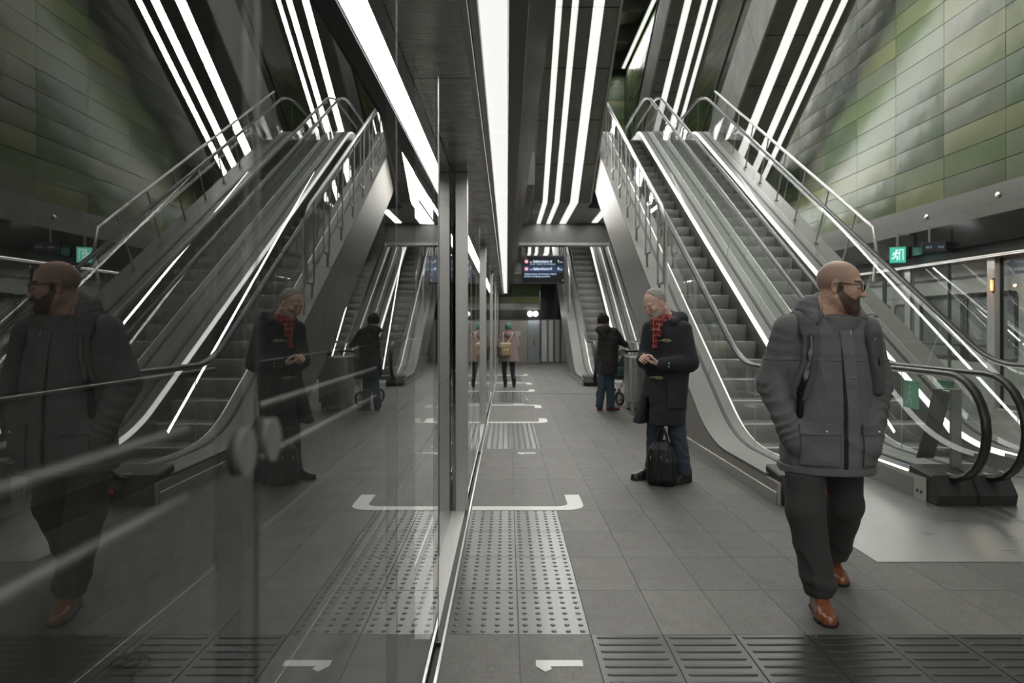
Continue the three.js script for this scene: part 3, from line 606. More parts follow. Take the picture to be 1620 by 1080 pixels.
for (const [x, d, w] of [[4.17, 22.2, 'second from left'], [3.75, 22.4, 'leftmost'], [5.76, 22.2, 'rightmost'], [5.38, 22.4, 'third from left']]) {
  const t = thing('landing_bollard', `${w} of the pale posts at the head of the near escalators`, 'post', [x, 6.5, -d], 0, 'posts at the escalator head');
  part('post', new RoundedBoxGeometry(0.13, 1.12, 0.13, 2, 0.01).translate(0, 0.56, 0), M.steelLight, t);
  part('cap', new RoundedBoxGeometry(0.14, 0.03, 0.14, 1, 0.006).translate(0, 1.13, 0), M.steelDark, t);
}

// ================================================================ UPPER FLIGHTS seen from below, light strips between soffit panels
function upperFlight(label, x0, x1, strips, kD, kY, HL) {   // strips: [from, to] in X; the slope starts at (kD, kY), HL is the level run beyond it
  const t = thing('overhead_escalator', label, 'escalator', [0, 0, 0], 0, 'flights hanging over the platform');
  const K = [kD, kY], sh = 0, dir = V(0, SN, CS), down = V(0, -CS, SN), Lmax = 15.4;
  const frame = new THREE.Matrix4().makeBasis(V(1, 0, 0), dir, down).setPosition(0, K[1], -(K[0] + sh));
  const flat = new THREE.Matrix4().makeBasis(V(1, 0, 0), V(0, 0, 1), V(0, -1, 0)).setPosition(0, K[1], -(K[0] + sh));
  const bands = []; let q = x0 + 0.03; for (const [a, b] of strips) { bands.push([q, a, false], [a, b, true]); q = b; } bands.push([q, x1 - 0.03, false]);
  const row = (s0, s1, mtx) => bands.forEach(([a, b, lit]) => {
    const g = new RoundedBoxGeometry(b - a - 0.006, s1 - s0 - 0.026, 0.03, 1, 0.003); const k = g.toNonIndexed(); k.translate((a + b) / 2, (s0 + s1) / 2, lit ? -0.012 : -0.015); k.applyMatrix4(mtx);
    part(lit ? 'light_panel' : 'soffit_panel', uvm(k), lit ? M.glow : M.soffitPanel, t);
  });
  for (let s = 0; s < Lmax; s += 1.4) row(s, s + 1.4, frame);
  row(-HL, -HL / 2, flat); row(-HL / 2, 0, flat);
  // sides, raised edges and upper body
  const side = (x, w) => { const g = new THREE.BoxGeometry(w, Lmax, 1.5).toNonIndexed(); g.translate(x, Lmax / 2, -0.73); g.applyMatrix4(frame); return uvm(g); };
  const nJ = 6;
  for (const [x, w] of [[x0 + 0.0, 0.03], [x1, 0.03]]) for (let k = 0; k < nJ; k++) { const g = new THREE.BoxGeometry(w, Lmax / nJ - 0.01, 1.35).toNonIndexed(); g.translate(x, Lmax / nJ * (k + 0.5), -0.66); g.applyMatrix4(frame); part('side_panel', uvm(g), M.sidePanel, t); }
  for (const x of [x0 + 0.015, x1 - 0.015]) { const g = new THREE.BoxGeometry(0.05, Lmax, 0.06).toNonIndexed(); g.translate(x, Lmax / 2, -0.0); g.applyMatrix4(frame); part('edge_profile', uvm(g), M.steelDark, t); }
  { const g = new THREE.BoxGeometry(x1 - x0, Lmax, 0.05).toNonIndexed(); g.translate((x0 + x1) / 2, Lmax / 2, -1.36); g.applyMatrix4(frame); part('deck', uvm(g), M.steelDark, t); }
  { const g = new THREE.BoxGeometry(x1 - x0 - 0.06, Lmax, 0.02).toNonIndexed(); g.translate((x0 + x1) / 2, Lmax / 2, -0.06); g.applyMatrix4(frame); part('tray', uvm(g), M.dark, t); }
  part('lower_side_panel', [bx(x0 - 0.015, x0 + 0.015, K[1] + 0.01, K[1] + 0.95, K[0] + sh, K[0] + HL + sh), bx(x1 - 0.015, x1 + 0.015, K[1] + 0.01, K[1] + 0.95, K[0] + sh, K[0] + HL + sh), bx(x0, x1, K[1] + 0.05, K[1] + 0.08, K[0] + sh, K[0] + HL + sh)], M.sidePanel, t);
  // glass balustrade with handrail on the flight's upper side
  for (const x of [x0 + 0.16, x1 - 0.16]) { const g = new THREE.BoxGeometry(0.07, Lmax, 0.05).toNonIndexed(); g.translate(x, Lmax / 2, -2.25); g.applyMatrix4(frame); part('handrail', uvm(g), M.black, t); const h = new THREE.PlaneGeometry(Lmax, 0.85); h.rotateZ(Math.PI / 2); h.rotateY(Math.PI / 2); h.translate(x, Lmax / 2, -1.8); h.applyMatrix4(frame); part('balustrade_glass', uvm(h.toNonIndexed()), M.glass, t); }
  for (const [a, b] of strips) {
    const c = V((a + b) / 2, Lmax / 2, 0.006).applyMatrix4(frame);
    areaLight('strip_light', t, c, down, dir, b - a - 0.01, Lmax - 0.1, L_TRUSS);
    areaLight('strip_light', t, V((a + b) / 2, K[1] - 0.006, -(K[0] + sh + HL / 2)), V(0, -1, 0), V(0, 0, 1), b - a - 0.01, HL - 0.1, L_TRUSS);
  }
  return t;
}
const SA = [[0.924, 1.05], [1.232, 1.359], [1.639, 1.848]], SC = [[6.15, 6.373], [6.706, 6.891], [7.077, 7.212]], SB = [[5.71, 5.929], [6.259, 6.442], [6.625, 6.759]];
const flightA = upperFlight('nearest overhead escalator flight, hanging just right of the near platform edge', 0.66, 2.178, SA, 18.04, 4.66, 3.74);
const flightC = upperFlight('overhead escalator flight hanging before the green wall, the rightmost one', 5.706, 7.361, SC, 20.25, 5.05, 4.2);
upperFlight('farther overhead escalator flight glimpsed above the departure board', 0.66, 2.178, SA, 30.54, 4.66, 3.74);
upperFlight('farther overhead escalator flight seen above the heads of the near escalators', 5.246, 6.905, SB, 33.91, 5.01, 4.15);
// unseen pair of flights behind the viewer, placed to light people and risers
for (const [f, lab] of [[flightA, 'unseen overhead escalator flight behind the viewer, on the side of the opposite platform'], [flightC, 'unseen overhead escalator flight behind the viewer, above the near platform']]) {
  const r = f.clone(); r.name = numbered('overhead_escalator'); scene.add(r); r.rotation.y = Math.PI; r.position.set(8.3, 0, 2.5); r.userData = { ...f.userData, label: lab };
}
// strip that lies on the landing soffit right of the nearest flight
{
  const t = thing('soffit_lamp', 'short white light strip under the landing beside the nearest overhead flight', 'ceiling lamp', [2.71, 4.66, -20.3]);
  part('diffuser', new RoundedBoxGeometry(0.19, 0.02, 2.4, 1, 0.003), M.glow, t);
  part('frame', new THREE.BoxGeometry(0.22, 0.015, 2.44).translate(0, 0.012, 0), M.steelDark, t);
  areaLight('strip_light', t, V(0, -0.0125, 0), V(0, -1, 0), V(0, 0, 1), 0.18, 2.36, L_TRUSS);
}

// ================================================================ TRAIN AT THE OPPOSITE PLATFORM
{
  const t = thing('train', 'white metro train standing behind the opposite glass doors', 'train', [8.95, 0, 0]);
  const frameM = std('train_black', C(0.04, 0.041, 0.042), 0.25), paneM = std('train_window', C(0.30, 0.32, 0.325), 0.1, 0, { specularIntensity: 1 }), inner = std('train_interior', C(0.4, 0.41, 0.4), 0.5);
  const rrect = (d0, d1, y0, y1, r, x, th, hole) => {
    const mk = (a, b, c, e, q, S) => { S.moveTo(a + q, c); S.lineTo(b - q, c); S.quadraticCurveTo(b, c, b, c + q); S.lineTo(b, e - q); S.quadraticCurveTo(b, e, b - q, e); S.lineTo(a + q, e); S.quadraticCurveTo(a, e, a, e - q); S.lineTo(a, c + q); S.quadraticCurveTo(a, c, a + q, c); return S; };
    const s = mk(d0, d1, y0, y1, r, new THREE.Shape()); if (hole) s.holes.push(mk(d0 + hole, d1 - hole, y0 + hole, y1 - hole, r * 0.7, new THREE.Path()));
    const g = new THREE.ExtrudeGeometry(s, { depth: th, bevelEnabled: false, curveSegments: 6 });
    g.applyMatrix4(new THREE.Matrix4().set(0, 0, 1, x, 0, 1, 0, 0, -1, 0, 0, 0, 0, 0, 0, 1)); return uvm(g);
  };
  part('body_side', [bx(0, 0.12, -0.25, 0.82, 3.4, 27), bx(0, 0.12, 2.08, 2.95, 3.4, 27)], M.trainWhite, t);
  part('roof', [bx(0.02, 2.7, 2.95, 3.1, 3.4, 27, 0.05)], M.sidePanel, t);
  part('far_side', [bx(2.6, 2.7, -0.25, 2.95, 3.4, 27)], inner, t);
  part('saloon_floor', [bx(0.1, 2.6, -0.1, 0, 3.4, 27)], M.slabPaint, t);
  part('roof_line', [bx(-0.012, 0, 2.38, 2.44, 3.4, 27)], M.steelDark, t);
  for (let k = -1; k < 5; k++) {
    const m = 5.1 + 1.125 + k * 4.93; if (m > 26 || m < 4) continue;
    for (const s of [-1, 1]) {
      const a = s < 0 ? m - 0.72 : m + 0.01, b = a + 0.71;
      const leaf = part('door_leaf', rrect(a, b, -0.02, 2.07, 0.05, -0.02, 0.04), M.trainWhite, t);
      part('leaf_window', rrect(a + 0.12, b - 0.12, 0.45, 1.9, 0.1, -0.028, 0.01), paneM, leaf);
      part('window_frame', rrect(a + 0.07, b - 0.07, 0.40, 1.95, 0.14, -0.032, 0.015, 0.055), frameM, leaf);
    }
    part('body_pier', [bx(0, 0.12, 0.82, 2.08, m - 1.05, m - 0.73), bx(0, 0.12, 0.82, 2.08, m + 0.73, m + 1.05)], M.trainWhite, t);
    const a = m + 1.05, b = m + 4.93 - 1.05;
    for (const [p, q] of [[a, (a + b) / 2 - 0.05], [(a + b) / 2 + 0.05, b]]) {
      const w = part('window', rrect(p, q, 0.84, 2.06, 0.12, 0.02, 0.01), paneM, t);
      part('window_frame', rrect(p - 0.04, q + 0.04, 0.78, 2.10, 0.16, -0.006, 0.02, 0.09), frameM, w);
    }
    part('window_post', [bx(0, 0.1, 0.82, 2.08, (a + b) / 2 - 0.06, (a + b) / 2 + 0.06)], frameM, t);
  }
}
// door indicator on the opposite post
{
  const t = thing('door_indicator_lamp', 'orange upright indicator lamp on a steel post of the opposite glass wall', 'lamp', [8.56, 2.18, -12.27]);
  const em = std('indicator', C(0.7, 0.3, 0.1), 0.5, 0, { emissive: C(1.0, 0.36, 0.14), emissiveIntensity: 0.9 });
  part('lens', new RoundedBoxGeometry(0.03, 0.2, 0.05, 2, 0.01), em, t);
  part('backplate', new RoundedBoxGeometry(0.02, 0.26, 0.07, 1, 0.004).translate(0.022, 0, 0), M.blackMat, t);
  const pl = new THREE.PointLight(new THREE.Color().setRGB(1, 0.4, 0.15), 0.25); pl.name = 'indicator_light'; pl.position.set(-0.06, 0, 0); pl.castShadow = true; t.add(pl);
}
// ================================================================ SIGNS
function canvasTex(w, h, draw) { const c = document.createElement('canvas'); c.width = w; c.height = h; draw(c.getContext('2d'), w, h); const t = new THREE.CanvasTexture(c); t.colorSpace = THREE.SRGBColorSpace; return t; }
function face(w, h) { return new THREE.PlaneGeometry(w, h); }
{
  const t = thing('departure_board', 'black departure board with blue and white lines hanging over the platform', 'sign', [1.145, 3.24, -22.05]);
  const W = 1.38, H = 0.9;
  part('case', new RoundedBoxGeometry(W, H, 0.16, 2, 0.02), M.blackMat, t);
  const sc = canvasTex(1024, 626, (g, w, h) => {
    g.fillStyle = '#05080b'; g.fillRect(0, 0, w, h);
    g.fillStyle = '#222f47'; g.fillRect(20, 214, w - 40, 168);
    g.fillStyle = '#8c9a8c'; g.font = 'bold 26px sans-serif'; g.fillText('Spor 1', 30, 40);
    const row = (y, a, mins) => {
      g.fillStyle = '#d8808e'; g.beginPath(); g.arc(96, y, 46, 0, 7); g.fill(); g.fillStyle = '#f4dce0'; g.font = 'bold 44px sans-serif'; g.textAlign = 'center'; g.fillText('M3', 96, y + 16);
      g.textAlign = 'left'; g.fillStyle = '#cfe0f2'; g.font = 'bold 44px sans-serif'; g.fillText('via', 180, y + 26); g.font = 'bold 84px sans-serif'; g.fillText(a, 262, y + 28, 470);
      g.textAlign = 'right'; g.font = 'bold 88px sans-serif'; g.fillText(mins, w - 110, y + 26); g.font = 'bold 38px sans-serif'; g.fillText('min', w - 30, y + 26); g.textAlign = 'left';
    };
    row(118, 'København H', '1'); g.fillStyle = '#a9bfdc'; g.font = 'bold 42px sans-serif'; g.fillText('Frb. Allé · Trianglen · Poul Henningsens', 176, 194, 640);
    row(296, 'København H', '4');
    g.fillStyle = '#b4cbe6'; g.font = 'bold 50px sans-serif'; g.fillText('Cykelparkering ved stationen er flyttet', 40, 436, 800); g.fillText('og findes ved udgangen på pladsen', 40, 492, 640);
    g.fillStyle = '#ffe27a'; g.beginPath(); g.arc(w - 24, 566, 10, 0, 7); g.fill();
  });
  const sm = std('board_screen', C(0.01, 0.01, 0.01), 0.6, 0, { specularIntensity: 0.2, emissive: C(1, 1, 1), emissiveMap: sc, emissiveIntensity: 1.25 });
  part('screen', face(W - 0.08, H - 0.08).translate(0, 0, 0.0815), sm, t);
  for (const x of [-0.52, 0.52]) part('hanger', [new RoundedBoxGeometry(0.05, 0.3, 0.05, 1, 0.005).translate(x, 0.59, 0).toNonIndexed(), new RoundedBoxGeometry(0.22, 0.02, 0.1, 1, 0.004).translate(x, 0.735, 0).toNonIndexed()], M.blackMat, t);
  areaLight('screen_light', t, V(0, 0, 0.09), V(0, 0, 1), V(0, 1, 0), W - 0.1, H - 0.1, 0.1, [0.7, 0.8, 1]);
}
const exitTex = canvasTex(256, 284, (g, w, h) => {
  g.fillStyle = '#35a58c'; g.fillRect(0, 0, w, h); g.fillStyle = '#e6fff4'; g.strokeStyle = '#e6fff4'; g.lineWidth = 22; g.lineCap = 'round'; g.lineJoin = 'round';
  g.fillRect(150, 40, 70, 200); g.fillStyle = '#35a58c'; g.fillRect(162, 54, 46, 186); g.fillStyle = '#e6fff4';
  g.beginPath(); g.arc(112, 62, 20, 0, 7); g.fill();
  g.beginPath(); g.moveTo(104, 96); g.lineTo(92, 150); g.lineTo(126, 178); g.lineTo(118, 230); g.moveTo(92, 150); g.lineTo(74, 190); g.lineTo(38, 206); g.moveTo(104, 98); g.lineTo(140, 118); g.lineTo(164, 108); g.moveTo(104, 98); g.lineTo(66, 112); g.lineTo(56, 142); g.stroke();
});
{
  const t = thing('exit_sign', 'small glowing green running-man exit sign under the opposite fascia', 'sign', [7.92, 2.90, -14.1], -0.42);
  part('case', new RoundedBoxGeometry(0.31, 0.34, 0.06, 2, 0.008), M.blackMat, t);
  part('lit_face', face(0.285, 0.315).translate(0, 0, 0.0315), std('exit_face', C(0.05, 0.2, 0.16), 0.4, 0, { emissive: C(1, 1, 1), emissiveMap: exitTex, emissiveIntensity: 1.0 }), t);
  part('bracket', [bx(-0.02, 0.02, 0.17, 0.42, -0.02, 0.02), bx(-0.01, 0.35, 0.40, 0.43, -0.02, 0.02)], M.steelDark, t);
  areaLight('sign_light', t, V(0, 0, 0.045), V(0, 0, 1), V(0, 1, 0), 0.27, 0.3, 0.5, [0.4, 1, 0.8]);
}
{
  const t = thing('information_display', 'dark narrow display with faint lettering beside the green exit sign', 'sign', [8.05, 2.93, -12.9], -0.45);
  part('case', new RoundedBoxGeometry(0.62, 0.2, 0.08, 2, 0.01), M.blackMat, t);
  const tx = canvasTex(512, 160, (g, w, h) => { g.fillStyle = '#05080c'; g.fillRect(0, 0, w, h); g.fillStyle = '#7f97b4'; g.font = 'bold 60px sans-serif'; g.fillText('M3', 40, 100); g.fillText('via', 210, 100); g.fillText('4 min', 330, 100); });
  part('screen', face(0.58, 0.165).translate(0, 0, 0.042), std('display_face', C(0.02, 0.02, 0.02), 0.3, 0, { emissive: C(1, 1, 1), emissiveMap: tx, emissiveIntensity: 0.6 }), t);
  part('hanger', [bx(-0.2, -0.17, 0.1, 0.4, -0.01, 0.01), bx(0.17, 0.2, 0.1, 0.4, -0.01, 0.01)], M.steelDark, t);
}
// green translucent notices stuck on the balustrade glass near the newels
{
  const gt = canvasTex(256, 256, (g, w, h) => { g.fillStyle = '#8ad0ae'; g.fillRect(0, 0, w, h); g.strokeStyle = '#c4e6d6'; g.fillStyle = '#c4e6d6'; g.lineWidth = 20; g.lineCap = 'round'; g.beginPath(); g.arc(112, 60, 20, 0, 7); g.fill(); g.beginPath(); g.moveTo(110, 96); g.lineTo(100, 150); g.lineTo(132, 178); g.lineTo(122, 226); g.moveTo(100, 150); g.lineTo(80, 200); g.lineTo(44, 214); g.moveTo(110, 98); g.lineTo(150, 120); g.moveTo(110, 98); g.lineTo(70, 120); g.stroke(); });
  const gm = std('green_film', C(0.9, 0.9, 0.9), 0.5, 0, { map: gt, transmission: 0.3, thickness: 0 });
  [[3.6715, 'nearer'], [3.9885, 'farther']].forEach(([x, w]) => {
    const t = thing('green_sticker', `green escape sticker on the ${w} of the two glass panes behind the bald man`, 'sticker', [x, 0.845, -6.32], 0, 'green stickers on escalator glass');
    const g = new THREE.BoxGeometry(0.245, 0.25, 0.0012); g.rotateY(-Math.PI / 2); part('film', g, gm, t);
  });
}
// cameras on the steel band of the green wall
for (const [d, y, w] of [[13.45, 3.57, 'farther'], [11.5, 3.63, 'nearer']]) {
  const t = thing('security_camera', `${w} of two round cameras on the steel band below the green panels`, 'camera', [8.2, y, -d], 0, 'cameras on the steel band');
  part('mount', (() => { const g = new THREE.CylinderGeometry(0.075, 0.085, 0.05, 20); g.rotateZ(Math.PI / 2); g.translate(0.01, 0.01, -0.02); return g.toNonIndexed(); })(), M.blackMat, t);
  part('ball', new THREE.SphereGeometry(0.072, 24, 16).translate(-0.055, -0.01, 0.02), M.steelLight, t);
  part('lens', (() => { const g = new THREE.CylinderGeometry(0.03, 0.034, 0.03, 18); g.rotateX(Math.PI / 2); g.translate(-0.085, -0.02, 0.08); return g.toNonIndexed(); })(), M.blackGloss, t);
}
// divider between the two handrails at the newels
{
  const t = thing('divider_panel', 'dark steel divider between the two newels behind the bald man', 'panel', [3.83, 0, 0]);
  part('upright', [bx(-0.045, 0.045, 0.26, 0.93, 5.92, 5.95, 0.006)], M.sidePanel, t);
  part('slanted_plate', [beam([-0.03, 0.27, 6.32], [-0.03, 0.92, 6.06], 0.16, 0.012)], M.sidePanel, t);  // slanted plate standing beside the upright
  part('hinge', [beam([-0.03, 0.9, 5.95], [-0.03, 0.9, 6.1], 0.03, 0.02)], M.steelLight, t);
}
// ================================================================ PLATFORM FURNITURE
{
  const t = thing('waste_bin', 'brushed steel waste cabinet on short feet under the escalator, beside the old man', 'bin', [2.36, 0, -12.25]);
  const s = new THREE.Shape([[-0.25, 0.15], [0.25, 0.15], [0.25, 0.9], [-0.12, 0.9], [-0.25, 0.72]].map(([a, b]) => new THREE.Vector2(-a, b)));
  const g = new THREE.ExtrudeGeometry(s, { depth: 0.46, bevelEnabled: true, bevelSize: 0.008, bevelThickness: 0.008, bevelSegments: 1 }); g.translate(0, 0, -0.23);
  part('cabinet', uvm(g), M.steelLight, t);
  part('door', [bx(-0.2, 0.2, 0.2, 0.68, -0.245, -0.238, 0.002)], M.steel, t);
  part('lid', [bx(-0.26, 0.14, 0.9, 0.93, -0.24, 0.24, 0.006)], M.steelDark, t);
  for (const [x, d] of [[-0.2, -0.18], [0.2, -0.18], [-0.2, 0.18], [0.2, 0.18]]) part('foot', [bx(x - 0.02, x + 0.02, 0, 0.16, d - 0.02, d + 0.02, 0.004)], M.steelLight, t);
  part('base_plate', [bx(-0.24, 0.24, 0.03, 0.14, -0.05, 0.2, 0.004)], M.steelLight, t);
}
{
  const t = thing('steel_post', 'slim upright steel post on the floor left of the waste cabinet', 'post', [2.09, 0, -11.5]);
  part('pole', cyl([0, 0, 0], [0, 0.93, 0], 0.02, 0.02, 16), M.steelLight, t);
  part('top_plate', [bx(-0.06, 0.22, 0.925, 0.945, -0.03, 0.03, 0.004)], M.steelLight, t);
  part('foot_plate', cyl([0, 0, 0], [0, 0.012, 0], 0.05, 0.05, 18), M.steelDark, t);
}
{
  const t = thing('pushchair', 'black pushchair with grey hooped hood in front of the woman in the knitted hat', 'pushchair', [2.12, 0, -13.15], 0.5);
  const fab = std('pushchair_fabric', C(0.05, 0.075, 0.065), 0.85, 0, { bumpMap: clothBump, bumpScale: 0.002 });
  for (const [x, d] of [[-0.22, -0.3], [0.22, -0.3], [-0.2, 0.32], [0.2, 0.32]]) { const w = part('wheel', (() => { const g = new THREE.TorusGeometry(0.11, 0.022, 8, 22).toNonIndexed(); g.rotateY(Math.PI / 2); g.translate(x, 0.132, -d); return g; })(), M.blackMat, t); part('hub', cyl([x - 0.02, 0.132, d], [x + 0.02, 0.132, d], 0.05, 0.05, 12), M.steelLight, w); }
  for (const x of [-0.2, 0.2]) part('frame', [tube([[x, 0.14, 0.32], [x, 0.55, 0.0], [x, 1.0, -0.42]], 0.014, 8), tube([[x, 0.14, -0.3], [x, 0.55, 0.0]], 0.014, 8)], M.steelLight, t);
  part('push_handle', tube([[-0.2, 1.0, -0.42], [0.2, 1.0, -0.42]], 0.018, 8), M.black, t);
  const sg = new THREE.SphereGeometry(0.27, 24, 12, 0, Math.PI * 2, 0, Math.PI * 0.55); sg.scale(0.85, 1, 1.1); sg.translate(0, 0.78, -0.05); part('hood', uvm(sg.toNonIndexed()), fab, t);
  part('carrycot', new RoundedBoxGeometry(0.4, 0.24, 0.72, 3, 0.08).translate(0, 0.6, -0.08).toNonIndexed(), fab, t);
  for (const a of [0.2, 0.9]) part('hood_rib', (() => { const g = new THREE.TorusGeometry(0.26, 0.012, 6, 24, Math.PI).toNonIndexed(); g.scale(0.86, 1.05, 1); g.rotateX(a); g.translate(0, 0.76, 0.05); return g; })(), std('grey_trim', C(0.3, 0.33, 0.32), 0.6), t);
}

// ================================================================ PEOPLE: distance fields meshed with surface nets
const clamp = (x, a, b) => Math.max(a, Math.min(b, x)), mix = (a, b, t) => a + (b - a) * t, sst = (a, b, x) => { const t = clamp((x - a) / (b - a), 0, 1); return t * t * (3 - 2 * t); };
const smin = (a, b, k) => { if (k <= 0) return Math.min(a, b); const h = clamp(0.5 + 0.5 * (b - a) / k, 0, 1); return mix(b, a, h) - k * h * (1 - h); };
const smax = (a, b, k) => -smin(-a, -b, k);
function hash3(i, j, k) { let h = (i * 374761393 + j * 668265263 + k * 2147483647) | 0; h = Math.imul(h ^ (h >>> 13), 1274126177); return ((h ^ (h >>> 16)) >>> 0) / 4294967296; }
function vn(x, y, z) {
  const i = Math.floor(x), j = Math.floor(y), k = Math.floor(z), u = x - i, v = y - j, w = z - k, a = u * u * (3 - 2 * u), b = v * v * (3 - 2 * v), c = w * w * (3 - 2 * w);
  const q = (di, dj, dk) => hash3(i + di, j + dj, k + dk);
  return mix(mix(mix(q(0, 0, 0), q(1, 0, 0), a), mix(q(0, 1, 0), q(1, 1, 0), a), b), mix(mix(q(0, 0, 1), q(1, 0, 1), a), mix(q(0, 1, 1), q(1, 1, 1), a), b), c) - 0.5;
}
const cap = (a, b, ra, rb) => { const [ax, ay, az] = a, bx_ = b[0] - ax, by = b[1] - ay, bz = b[2] - az, L = bx_ * bx_ + by * by + bz * bz || 1e-9; return (x, y, z) => { const px = x - ax, py = y - ay, pz = z - az, t = clamp((px * bx_ + py * by + pz * bz) / L, 0, 1), dx = px - t * bx_, dy = py - t * by, dz = pz - t * bz; return Math.sqrt(dx * dx + dy * dy + dz * dz) - (ra + (rb - ra) * t); }; };
const along = (a, b, x, y, z) => { const q = [b[0] - a[0], b[1] - a[1], b[2] - a[2]]; return ((x - a[0]) * q[0] + (y - a[1]) * q[1] + (z - a[2]) * q[2]) / (q[0] ** 2 + q[1] ** 2 + q[2] ** 2); };
const ell = (c, r) => (x, y, z) => { const px = x - c[0], py = y - c[1], pz = z - c[2], k0 = Math.hypot(px / r[0], py / r[1], pz / r[2]), k1 = Math.hypot(px / r[0] ** 2, py / r[1] ** 2, pz / r[2] ** 2); return k1 < 1e-9 ? -Math.min(...r) : k0 * (k0 - 1) / k1; };
const rbox = (c, h, r = 0.01, yaw = 0) => { const s = Math.sin(yaw), q = Math.cos(yaw); return (x, y, z) => { const X = x - c[0], Z = z - c[2], lx = X * q - Z * s, lz = X * s + Z * q; const a = Math.abs(lx) - h[0] + r, b = Math.abs(y - c[1]) - h[1] + r, d = Math.abs(lz) - h[2] + r; return Math.hypot(Math.max(a, 0), Math.max(b, 0), Math.max(d, 0)) + Math.min(Math.max(a, b, d), 0) - r; }; };
// rings [y, cx, cz, half width, half depth], top to bottom or bottom to top; turned by yaw
function loft(rings, yaw = 0, pw = 2.3, round = 0.02) {
  const R = [...rings].sort((a, b) => a[0] - b[0]), s = Math.sin(yaw), c = Math.cos(yaw), n = R.length;
  return (x, y, z) => {
    let i = 0; while (i < n - 2 && y > R[i + 1][0]) i++;
    const a = R[i], b = R[i + 1], t = clamp((y - a[0]) / (b[0] - a[0]), 0, 1), e = t * t * (3 - 2 * t) * 0.5 + t * 0.5;
    const X = x - mix(a[1], b[1], e), Z = z - mix(a[2], b[2], e), w = mix(a[3], b[3], e), d = mix(a[4], b[4], e), lx = X * c - Z * s, lz = X * s + Z * c;
    const k = Math.pow(Math.pow(Math.abs(lx) / w, pw) + Math.pow(Math.abs(lz) / d, pw), 1 / pw), side = (k - 1) * Math.min(w, d) * 0.92;
    return smax(smax(side, R[0][0] - y, round), y - R[n - 1][0], round);
  };
}
const blend = (...list) => { const f = list.map((q) => (Array.isArray(q) ? q : [q, 0.03])); return (x, y, z) => { let d = f[0][0](x, y, z); for (let i = 1; i < f.length; i++) { const k = f[i][1]; d = k < 0 ? smax(d, -f[i][0](x, y, z), -k) : smin(d, f[i][0](x, y, z), k); } return d; }; };
function meshField(f, lo, hi, c, color) {
  const n = [0, 1, 2].map((k) => Math.ceil((hi[k] - lo[k]) / c) + 1), [nx, ny, nz] = n, v = new Float32Array(nx * ny * nz), id = (i, j, k) => (k * ny + j) * nx + i;
  for (let k = 0; k < nz; k++) for (let j = 0; j < ny; j++) for (let i = 0; i < nx; ) {
    const d = f(lo[0] + i * c, lo[1] + j * c, lo[2] + k * c); v[id(i, j, k)] = d;
    let skip = Math.floor(Math.abs(d) * 0.6 / c) - 2; i++;                          // far from the surface: the sign cannot change for a while
    while (skip-- > 0 && i < nx) { v[id(i, j, k)] = d; i++; }
  }
  const P = [], I = [], cell = new Int32Array(nx * ny * nz).fill(-1), E = [[0, 1], [2, 3], [4, 5], [6, 7], [0, 2], [1, 3], [4, 6], [5, 7], [0, 4], [1, 5], [2, 6], [3, 7]];
  for (let k = 0; k < nz - 1; k++) for (let j = 0; j < ny - 1; j++) for (let i = 0; i < nx - 1; i++) {
    const q = [v[id(i, j, k)], v[id(i + 1, j, k)], v[id(i, j + 1, k)], v[id(i + 1, j + 1, k)], v[id(i, j, k + 1)], v[id(i + 1, j, k + 1)], v[id(i, j + 1, k + 1)], v[id(i + 1, j + 1, k + 1)]];
    let neg = 0; for (const a of q) if (a < 0) neg++; if (!neg || neg === 8) continue;
    let sx = 0, sy = 0, sz = 0, m = 0;
    for (const [a, b] of E) if ((q[a] < 0) !== (q[b] < 0)) { const t = q[a] / (q[a] - q[b]); sx += (a & 1) + t * ((b & 1) - (a & 1)); sy += (a >> 1 & 1) + t * ((b >> 1 & 1) - (a >> 1 & 1)); sz += (a >> 2) + t * ((b >> 2) - (a >> 2)); m++; }
    cell[id(i, j, k)] = P.length / 3; P.push(lo[0] + (i + sx / m) * c, lo[1] + (j + sy / m) * c, lo[2] + (k + sz / m) * c);
  }
  for (let k = 1; k < nz - 1; k++) for (let j = 1; j < ny - 1; j++) for (let i = 1; i < nx - 1; i++) {
    const a = v[id(i, j, k)] < 0;
    const quad = (p, q, r, s, flip) => { if (p < 0 || q < 0 || r < 0 || s < 0) return; flip ? I.push(p, r, q, p, s, r) : I.push(p, q, r, p, r, s); };
    if (a !== v[id(i + 1, j, k)] < 0) quad(cell[id(i, j - 1, k - 1)], cell[id(i, j, k - 1)], cell[id(i, j, k)], cell[id(i, j - 1, k)], !a);
    if (a !== v[id(i, j + 1, k)] < 0) quad(cell[id(i - 1, j, k - 1)], cell[id(i - 1, j, k)], cell[id(i, j, k)], cell[id(i, j, k - 1)], !a);
    if (a !== v[id(i, j, k + 1)] < 0) quad(cell[id(i - 1, j - 1, k)], cell[id(i, j - 1, k)], cell[id(i, j, k)], cell[id(i - 1, j, k)], !a);
  }
  const g = new THREE.BufferGeometry(), N = [], e = c * 0.5; g.setAttribute('position', new THREE.Float32BufferAttribute(P, 3)); g.setIndex(I);
  const col = color ? [] : null;
  for (let i = 0; i < P.length; i += 3) {
    const [x, y, z] = [P[i], P[i + 1], P[i + 2]]; let gx = f(x + e, y, z) - f(x - e, y, z), gy = f(x, y + e, z) - f(x, y - e, z), gz = f(x, y, z + e) - f(x, y, z - e); const l = Math.hypot(gx, gy, gz) || 1; N.push(gx / l, gy / l, gz / l);
    if (col) col.push(...color(x, y, z));
  }
  g.setAttribute('normal', new THREE.Float32BufferAttribute(N, 3)); if (col) g.setAttribute('color', new THREE.Float32BufferAttribute(col, 3));
  return uvm(g);
}
